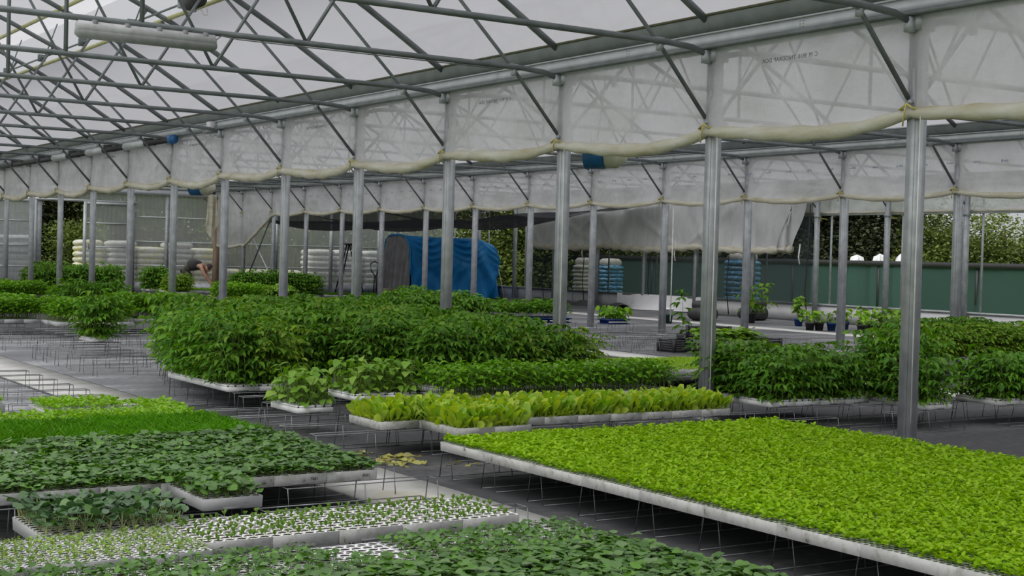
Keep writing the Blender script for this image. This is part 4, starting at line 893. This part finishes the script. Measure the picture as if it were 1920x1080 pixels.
# ---------------------------------------------------------------- fluorescent lamp, box, motors, duct
lm = thing('fluorescent_lamp', 'long white fluorescent lamp hung under the roof truss bar', 'lamp', (4.33, FR(2) - 0.02, 3.49))
put('housing', M().tube([(-.66, 0, .0), (-.645, 0, .0), (.645, 0, .0), (.66, 0, .0)], [.04, .062, .062, .04], 8).data('housing', LAMPW), lm)
put('diffuser', M().tube([(-.668, 0, -.045), (-.63, 0, -.045), (.63, 0, -.045), (.668, 0, -.045)], [.03, .058, .058, .03], 14).data('diffuser', LAMPD, True), lm)
for x in (-.5, -.2, .1, .35, .55): put('clip', M().box(x - .02, x + .02, -.05, .05, .005, .07).data('clip', GREY), lm)
put('cable', M().tube([(.66, 0, .01), (.72, 0, .06), (.9, .01, .045), (3.9, .01, .045)], .006, 5).data('cable', GREY), lm)
jb = thing('junction_box', 'small white junction box on the gutter beam', 'junction box', (XA - .15, 23.25, 3.57)); put('box', M().box(-.06, .06, -.1, .1, -.02, .13).data('box', WHITE), jb); put('bracket', M().box(-.05, .05, -.24, .3, -.05, -.021).data('bracket', GREY), jb)
du = thing('roll_tube', 'dark roll-up tube with a blue end cap under the far gutter', 'tube', (XA - .24, 0, 3.49))
put('tube', M().tube([(0, 25.0, 0), (0, YEND, 0)], .055, 10).data('tube', BLACK, True), du)
put('end_cap', M().tube([(0, 24.86, 0), (0, 25.02, 0)], .085, 14).tube([(0, 24.82, 0), (0, 24.87, 0)], .07, 14).data('end_cap', MOTB, True), du)
for k in range(9): put('hanger', M().box(-.07, .16, 26.3 + 2.5 * k - .03, 26.3 + 2.5 * k + .03, -.03, .10).data('hanger', BLACK), du)
put('sleeve', M().tube([(0, 26.4, 0.0), (0, 27.6, 0.0)], .075, 10).tube([(0, 29, 0), (0, 30.1, 0)], .075, 10).tube([(0, 31.6, 0), (0, 32.7, 0)], .075, 10).data('sleeve', GUTT, True), du)
for nm, x, y, z in (('hung under the curtain hem by the third thick post', 9.62, FR(2), 2.70), ('hung under the curtain hem far along the first row', 9.6, FR(7), 2.68)):
    q = thing('air_fan', f'blue air fan with cream duct {nm}', 'fan', (x, y, z), -.9)
    put('drum', M().tube([(-.22, 0, 0), (-.2, 0, 0), (.02, 0, 0), (.04, 0, 0)], [.10, .16, .16, .12], 16).data('drum', MOTB, True), q)
    put('duct', M().tube([(.04, 0, 0), (.16, 0, 0), (.26, 0, .02)], [.15, .15, .08], 14).data('duct', MOTC, True), q)
    put('hanger', M().tube([(-.1, .08, .12), (0, 0, .80), (0, 0, .89)], .01, 5).data('hanger', GALV), q)
xb = thing('cross_brace', 'pair of crossed steel braces between far middle posts', 'brace', (XB + .05, 0, 0))
put('brace_rod', M().tube([(0, FR(15) - .06, .4), (0, FR(14) + .02, 2.95)], .025, 6).data('brace_rod', TUBE, True), xb)
put('brace_rod', M().tube([(.05, FR(15) - .06, 2.35), (.05, FR(14) + .06, .45)], .022, 6).data('brace_rod', BRIGHT, True), xb)
for y, x in ((13.2, XA + .15), (17.2, XB), (22.7, XB + .2), (8.1, XA - .3)):
    pass
for k, (x, y, z0, z1) in enumerate(((8.97, 10.28, 2.78, .1), (8.97, 12.8, 2.78, .01), (8.97, 7.83, 2.78, .25), (18.60, 22.6, 2.75, .3))):
    thing('white_string', ('thin white cord hanging beside the second thick post', 'thin white cord hanging beside the third thick post', 'thin cord hanging beside the thickest post', 'white cord dangling over the bucket beside a middle post')[k], 'cord', (x, y, 0), data=M().tube([(0, 0, z0), (.01, .01, (z0 + z1) / 2), (0, 0, z1)], .005 if k < 3 else .012, 5).data('white_string', WROPE))

# ---------------------------------------------------------------- covered shelter, ladder, trolley
sh = thing('covered_shelter', 'round topped shelter covered by a blue tarpaulin with a grey end cloth', 'shelter', (24.4, 44.0, 0))
W2, HT = 2.1, 2.22
def arch(a):  # a 0..1 across, near foot to far foot
    th = PI * a; y = W2 / 2 - W2 / 2 * math.copysign(abs(math.cos(th)) ** 0.55, math.cos(th)); return y, HT * (math.sin(th) ** 0.42 if math.sin(th) > 0 else 0)
def tarp(u, v):
    y, z = arch(v); x = 3.62 * u; q = 1 - 0.12 * max(0, (u - .80) / .2) ** 2 - 0.02 * math.sin(PI * u)
    sw = 0.085 * math.sin(18 * u + 5 * z + 2 * math.sin(7 * u)) * (0.3 + abs(z - HT) / HT) + 0.085 * math.sin(26 * (z + .35 * math.sin(PI * ((u * 2.3) % 1)))) * math.sin(PI * ((u * 2.3) % 1))
    return (x + (.1 * (z / HT) if u > .95 else 0), y - (sw if v < .5 else -sw), z * q + 0.02)
put('tarpaulin', M().grid(tarp, 70, 60).data('tarpaulin', BLUE, True), sh)
def endg(u, v):
    y = W2 * (.5 - .5 * math.cos(PI * u)) * 1.0; th = math.acos(max(-1, min(1, math.copysign(abs(1 - 2 * y / W2) ** (1 / .55), 1 - 2 * y / W2))))
    zt = HT * max(0.02, math.sin(th)) ** .42; b = (1 - v) ** .7
    return (-.06 - .16 * b - (.02 + .10 * b) * math.sin(19 * y + 1.5 * math.sin(5 * y)) , y, .02 + (zt - .0) * v)
put('end_cloth', M().grid(endg, 70, 16).data('end_cloth', GREYC, True), sh)
put('hem_band', M().tube([(-.05 + .02 * math.sin(9 * q), arch(q)[0], arch(q)[1] + .02) for q in np.linspace(.03, .97, 40)], .035, 6).data('hem_band', BLUE, True), sh)
put('guy_rope', M().tube([(3.62, .05, 1.3), (3.70, -.35, .02)], .012, 4).data('guy_rope', WROPE), sh)
la = thing('step_ladder', 'dark step ladder standing open against the end wall', 'ladder', (22.6, 45.3, 0), math.radians(-98))
def leg2(x, y0, y1): return M().tube([(x, y0, 0), (x * .6, y1, 1.85)], .028, 6)
put('front_rail', M().tube([(-.30, -.42, 0), (-.18, -.04, 1.85)], .028, 6).tube([(.12, -.42, 0), (.06, -.04, 1.85)], .028, 6).data('front_rail', BLACK), la)
put('rear_rail', M().tube([(.42, .45, 0), (.1, .03, 1.85)], .024, 6).tube([(.0, .45, 0), (-.1, .03, 1.85)], .024, 6).data('rear_rail', BLACK), la)
put('top_cap', M().box(-.24, .14, -.12, .12, 1.83, 1.88).data('top_cap', BLACK), la)
st_ = M().box(-.27, .10, -.05, .05, -.015, .015).data('step', GREY)
for k in range(6): put('step', st_, la, (0, -.42 + .38 * (.28 + .27 * k) / 1.85 + .02, .28 + .27 * k))
ht = thing('hand_trolley', 'dark upright hand trolley leaning beside the grey cloth', 'trolley', (23.55, 45.2, 0), math.radians(-30))
put('frame', M().tube([(-.02, 0, .1), (.02, .1, .75), (-.12, .12, .95), (-.14, .13, 1.18), (0, .14, 1.26), (.16, .13, 1.18), (.14, .12, .95), (.06, .1, .75), (.1, 0, .1)], .022, 6).data('frame', BLACK, True), ht)
put('toe_plate', M().box(-.22, .26, -.30, .02, .03, .07).data('toe_plate', BLACK), ht)
for x in (-.2, .26): put('wheel', M().tube([(x - .03, .08, .12), (x + .03, .08, .12)], .12, 14).data('wheel', BLACK, True), ht)
yb = thing('yellow_crate', 'small dull yellow crate on the floor beside the hand trolley', 'crate', (24.0, 45.0, 0), -.5); put('body', M().box(-.15, .15, -.2, .2, 0, .28).box(-.17, .17, -.22, .22, .26, .30).data('body', YEL), yb); put('handle', M().tube([(-.1, -.23, .2), (-.08, -.25, .16), (.08, -.25, .16), (.1, -.23, .2)], .012, 5).data('handle', BLACK), yb)
for k, (x, y, n) in enumerate(((20.9, 46.9, 5), (21.9, 46.95, 4))):
    t = thing('fabric_bundle', f'dark folded fabric bundle by the end wall, {("shorter", "longer")[k]} one', 'bundle', (x, y, 0)); q = sack_mesh(.95, .5, .15, k + 8).data('fold', GREYC, True)
    for j in range(n): put('fold', q, t, (0, 0, .13 * j))

# ---------------------------------------------------------------- back right corner: crates, pots, bucket, blue trays
def crate_mesh(lx, ly, h):
    m = M(); m.box(-lx / 2, lx / 2, -ly / 2, ly / 2, 0, .03)
    for s in (-1, 1):
        for k in range(5):
            z = .03 + (h - .03) * k / 5; m.box(-lx / 2, lx / 2, s * ly / 2 - .012, s * ly / 2 + .012, z, z + (h - .03) / 5 * .72); m.box(s * lx / 2 - .012, s * lx / 2 + .012, -ly / 2, ly / 2, z, z + (h - .03) / 5 * .72)
    for sx in (-1, 1):
        for sy in (-1, 1): m.box(sx * lx / 2 - .025, sx * lx / 2 + .025, sy * ly / 2 - .025, sy * ly / 2 + .025, 0, h)
    return m.data('crate', BLACK)
cm = crate_mesh(.6, .4, .22)
n_ = 0
for k, (x, y) in enumerate(((15.5, 18.55), (16.12, 18.55), (16.74, 18.55), (17.36, 18.6))):
    for z in range(1 if k != 1 else 2):
        thing('plastic_crate', f'dark plastic crate behind the squash seedling trays, {("bottom", "second", "top")[z]} of stack {("one", "two", "three", "four")[k]} from the post', 'crate', (x, y, .22 * z), 0, 'dark crates behind the squash trays', cm)
def bundle(lab, x, y, s):
    t = thing('plastic_bundle', lab, 'bundle', (x, y, 0), .3)
    put('roll', sack_mesh(.75 * s, .6 * s, .36 * s, 4).data('roll', BLACK, True), t); put('loose_film', sack_mesh(.6 * s, .5 * s, .22 * s, 6).data('loose_film', BLACK, True), t, (0.05, 0, .30 * s))
bundle('bulky black plastic bundle on the floor beside a middle post', 24.55, 28.5, 1.0); bundle('bulky black plastic bundle behind the leafy plant', 26.4, 28.6, 1.05)
pot_m = M().lathe([(.085, 0), (.11, .16), (.118, .16), (.118, .19), (.105, .19), (.10, .165)], 16).data('pot', BLACK, True)
pot_g = M().lathe([(.085, 0), (.11, .16), (.118, .16), (.118, .19), (.105, .19), (.10, .165)], 16).data('pot', BLUEP, True)
soilm = M().lathe([(.098, .155), (.098, .17)], 14).data('soil', SOIL)
fol = [squash(500 + s, .34, .115, 26).data('foliage', [L_LIME if s % 3 else L_SQ, STEM], True) for s in range(4)]
POTS = [(25.3, 25.75, 1.15), (24.0, 24.05, .8), (24.25, 24.0, .85), (24.5, 23.85, .8), (24.75, 23.75, .85), (24.55, 22.95, .95), (25.4, 24.3, 1.0), (25.7, 24.0, 1.05), (26.0, 23.7, 1.05), (26.3, 23.4, 1.0), (25.2, 23.3, 1.0), (25.6, 23.0, .95), (26.7, 23.6, 1.0)]
for k, (x, y, s) in enumerate(POTS):
    lab = ('tall potted plant standing apart, closest to the black net' if k == 0 else f'leafy potted plant in the cluster by the netted wall, {ORD[k]} from the lone one')
    t = thing('potted_plant', lab, 'potted plant', (x, y, .0), rnd.uniform(0, 6), 'potted plants by the netted wall')
    put('pot', pot_m if k % 3 else pot_g, t); put('soil', soilm, t); put('foliage', fol[k % 4], t, (0, 0, .17), sc=s)
    if k == 0: put('upper_foliage', fol[1], t, (0, 0, .45), 1.0, .8)
t = thing('potted_plant', 'large bushy potted plant between the two black bundles', 'potted plant', (25.0, 27.2, 0), 0, None)
put('pot', pot_m, t, sc=1.5); put('soil', soilm, t, sc=1.5); put('foliage', tomato(520, .75, .26, L_TOM, 16, .12).data('foliage', [L_TOM, STEM], True), t, (0, 0, .25)); put('foliage', squash(523, .5, .2, 12).data('foliage', [L_TOMB, STEM], True), t, (.05, .05, .25)); put('foliage', tomato(521, .7, .26, L_TOM, 16, .12).data('foliage', [L_TOMB, STEM], True), t, (.2, -.1, .25))
t = thing('potted_plant', 'thin potted plant beside the second thick post, next to crates', 'potted plant', (17.0, 20.3, 0), 0, None)
put('pot', pot_m, t); put('soil', soilm, t); put('foliage', tomato(530, .8, .12, L_TOM, 10, .12).data('foliage', [L_TOM, STEM], True), t, (0, 0, .17))
bk = thing('bucket', 'white plastic bucket on the floor behind a middle post', 'bucket', (22.6, 27.6, 0)); put('body', M().lathe([(.13, 0), (.17, .33), (.185, .33), (.185, .36), (.16, .36), (.15, .30)], 18).data('body', WHITE, True), bk); put('handle', M().tube([(-.18, 0, .33), (-.12, -.12, .22), (0, -.19, .18), (.12, -.12, .22), (.18, 0, .33)], .006, 5).data('handle', WIRE), bk)
gp = thing('green_pot', 'small dark green pot in front of the white bucket', 'pot', (22.35, 27.25, 0)); gp2 = put('body', M().lathe([(.09, 0), (.12, .2), (.13, .2), (.13, .23), (.11, .23)], 14).data('body', NETG, True), gp)
# blue plug trays
bt_m = M(); bt_m.box(-.28, .28, -.18, .18, 0, .012)
for i in range(5):
    for j in range(3): bt_m.lathe([(.038, .0), (.052, .09), (.055, .09), (.048, .075)], 8, (-.224 + .112 * i, -.112 + .112 * j, .01), 0)
bt_m.box(-.29, .29, -.19, -.175, .075, .10).box(-.29, .29, .175, .19, .075, .10).box(-.29, -.275, -.19, .19, .075, .10).box(.275, .29, -.19, .19, .075, .10)
bt_m = bt_m.data('pot_tray', BLUEP)
bf = [scatter_tray(lambda s: squash(600 + s, .24, .11, 7), 4, 620 + q, [(-.224 + .112 * i, -.112 + .112 * j) for i in range(5) for j in range(3)]).data('plants', [L_PEP, STEM], True) for q in range(2)]
bfd = [scatter_tray(lambda s: pepper(640 + s, .30, L_TOM, 12, .10), 4, 650 + q, [(-.224 + .112 * i, -.112 + .112 * j) for i in range(5) for j in range(3)]).data('plants', [L_TOM, STEM], True) for q in range(2)]
k = 0
for x, y in [(15.75 + .6 * i, 24.35 + .42 * j) for j in range(2) for i in range(3)] + [(18.02, 23.75)]:
    k += 1
    t = thing('blue_pot_tray', 'blue pot tray of leafy plants standing apart from the blue row' if k == 7 else f'blue pot tray of leafy plants in the blue row, {("edge", "back")[(k - 1) // 3]} line, {ORD[(k - 1) % 3 + 1]} along', 'pot tray', (x, y, TZ), 0, 'blue pot trays')
    put('pot_tray', bt_m, t); o = put('plants', (bfd if k < 7 else bf)[k % 2], t, (0, 0, .085)); o['kind'] = 'stuff'
    if k in (1, 2, 3, 7): put('white_liner', M().box(-.27, .27, -.205, -.192, .03, .05).data('white_liner', WHITE), t)
    for dy in (-.12, .12): thing('wire_stand', f'thin wire stand under the blue pot trays, {ORD[k]} tray, {("front", "rear")[dy > 0]} side', 'wire stand', (x, y + dy, 0), 0, 'wire stands under trays', WS)

# ---------------------------------------------------------------- stooping person
def skinned(name, mat, V, E, R, parent, root=0, lv=2):
    me = bpy.data.meshes.new(name); me.from_pydata([tuple(v) for v in V], E, []); me.materials.append(mat)
    o = put(name, me, parent); sk = o.modifiers.new('skin', 'SKIN'); ss = o.modifiers.new('smooth', 'SUBSURF'); ss.levels = lv; ss.render_levels = lv
    for i, r in enumerate(R):
        q = me.skin_vertices[0].data[i]; q.radius = (r, r) if not isinstance(r, tuple) else r; q.use_root = (i == root)
    sk.use_smooth_shade = True; return o
pe = thing('person', 'stooping person in a dark sleeveless shirt and olive trousers reaching down', 'person', (15.22, 41.5, 0), math.radians(-33))
# local x: the way the person faces; y: to the person's own left
V = [(0, 0, .96), (.22, 0, 1.04), (.42, 0, 1.06), (.52, 0, 1.04), (.60, 0, 1.0),
     (.48, .17, 1.02), (.58, .20, .78), (.72, .16, .55), (.48, -.17, 1.02), (.60, -.20, .78), (.76, -.15, .54),
     (0, .10, .90), (.08, .12, .50), (-.02, .13, .09), (.14, .14, .04), (0, -.10, .90), (.05, -.12, .50), (-.05, -.13, .09), (.11, -.14, .04)]
Ed = [(0, 1), (1, 2), (2, 3), (3, 4), (2, 5), (5, 6), (6, 7), (2, 8), (8, 9), (9, 10), (0, 11), (11, 12), (12, 13), (13, 14), (0, 15), (15, 16), (16, 17), (17, 18)]
Rr = [.09, .11, .13, .075, .055, .065, .048, .034, .065, .048, .034, .06, .05, .04, .035, .06, .05, .04, .035]
for hx, hy in ((7, .16), (10, -.15)):      # palms, five fingers each
    b = Vector(V[hx]); V.append(tuple(b + Vector((.035, 0, -.06)))); pi_ = len(V) - 1; Ed.append((hx, pi_)); Rr.append((.038, .022))
    for q, (dy, ln) in enumerate(((-.03, .055), (-.01, .065), (.012, .06), (.03, .045))):
        V.append(tuple(b + Vector((.05 + .004 * q, dy, -.10)))); V.append(tuple(b + Vector((.055, dy * 1.1, -.10 - ln)))); Ed += [(pi_, len(V) - 2), (len(V) - 2, len(V) - 1)]; Rr += [.010, .008]
    s = 1 if hy < 0 else -1
    V.append(tuple(b + Vector((.06, s * .045, -.05)))); V.append(tuple(b + Vector((.085, s * .05, -.09)))); Ed += [(pi_, len(V) - 2), (len(V) - 2, len(V) - 1)]; Rr += [.011, .009]
skinned('body', SKIN, V, Ed, Rr, pe)
def headfn(u, v):
    th = 2 * PI * u; ph = PI * (v - .5); c = math.cos(ph); x = .098 * c * math.cos(th); y = .078 * c * math.sin(th); z = .118 * math.sin(ph)
    f = math.exp(-((th if th < PI else th - 2 * PI) / .22) ** 2)
    x += f * (.024 * math.exp(-((z + .012) / .022) ** 2) - .008 * math.exp(-((z - .028) / .014) ** 2) + .010 * math.exp(-((z + .062) / .02) ** 2) - .006 * math.exp(-((z + .045) / .008) ** 2))
    e = math.exp(-((abs(th - PI) - PI / 2) / .16) ** 2) * math.exp(-(z / .03) ** 2); y *= 1 + .22 * e
    return (x, y, z)
hd = put('head', M().grid(headfn, 36, 24).data('head', SKIN, True), pe, (.68, 0, .965)); hd.rotation_euler = (0, math.radians(62), 0)
for s in (-1, 1): put('eye', M().lathe([(.001, -.012), (.012, -.004), (.012, .004), (.001, .012)], 10).data('eye', INK, True), hd, (.084, s * .03, .028))
hr = put('hair', M().grid(lambda u, v: (lambda p: (p[0] * 1.10 - .012, p[1] * 1.12, p[2] * 1.08 + .012))(headfn(u * .72 + .14, .46 + .54 * v)), 30, 14).data('hair', HAIR, True), hd)
skinned('shirt', SHIRT, [(.02, 0, 1.0), (.22, 0, 1.045), (.41, 0, 1.065), (.48, 0, 1.055), (.46, .14, 1.03), (.46, -.14, 1.03)], [(0, 1), (1, 2), (2, 3), (2, 4), (2, 5)], [.20, .20, .21, .15, .12, .12], pe)
skinned('trousers', TROUS, [(.12, 0, 1.02), (-.05, 0, .95), (0, .105, .84), (.08, .12, .50), (-.02, .13, .13), (0, -.105, .86), (.05, -.12, .50), (-.05, -.13, .13)], [(0, 1), (1, 2), (2, 3), (3, 4), (1, 5), (5, 6), (6, 7)], [.19, .21, .16, .115, .09, .16, .115, .09], pe, 1)
for n_, (x, y) in enumerate(((.03, .13), (0, -.14))): skinned('boot', SHOE, [(x - .05, y, .10), (x - .04, y, .045), (x + .10, y, .042), (x + .17, y, .035)], [(0, 1), (1, 2), (2, 3)], [.055, .052, .05, .035], pe, 1)
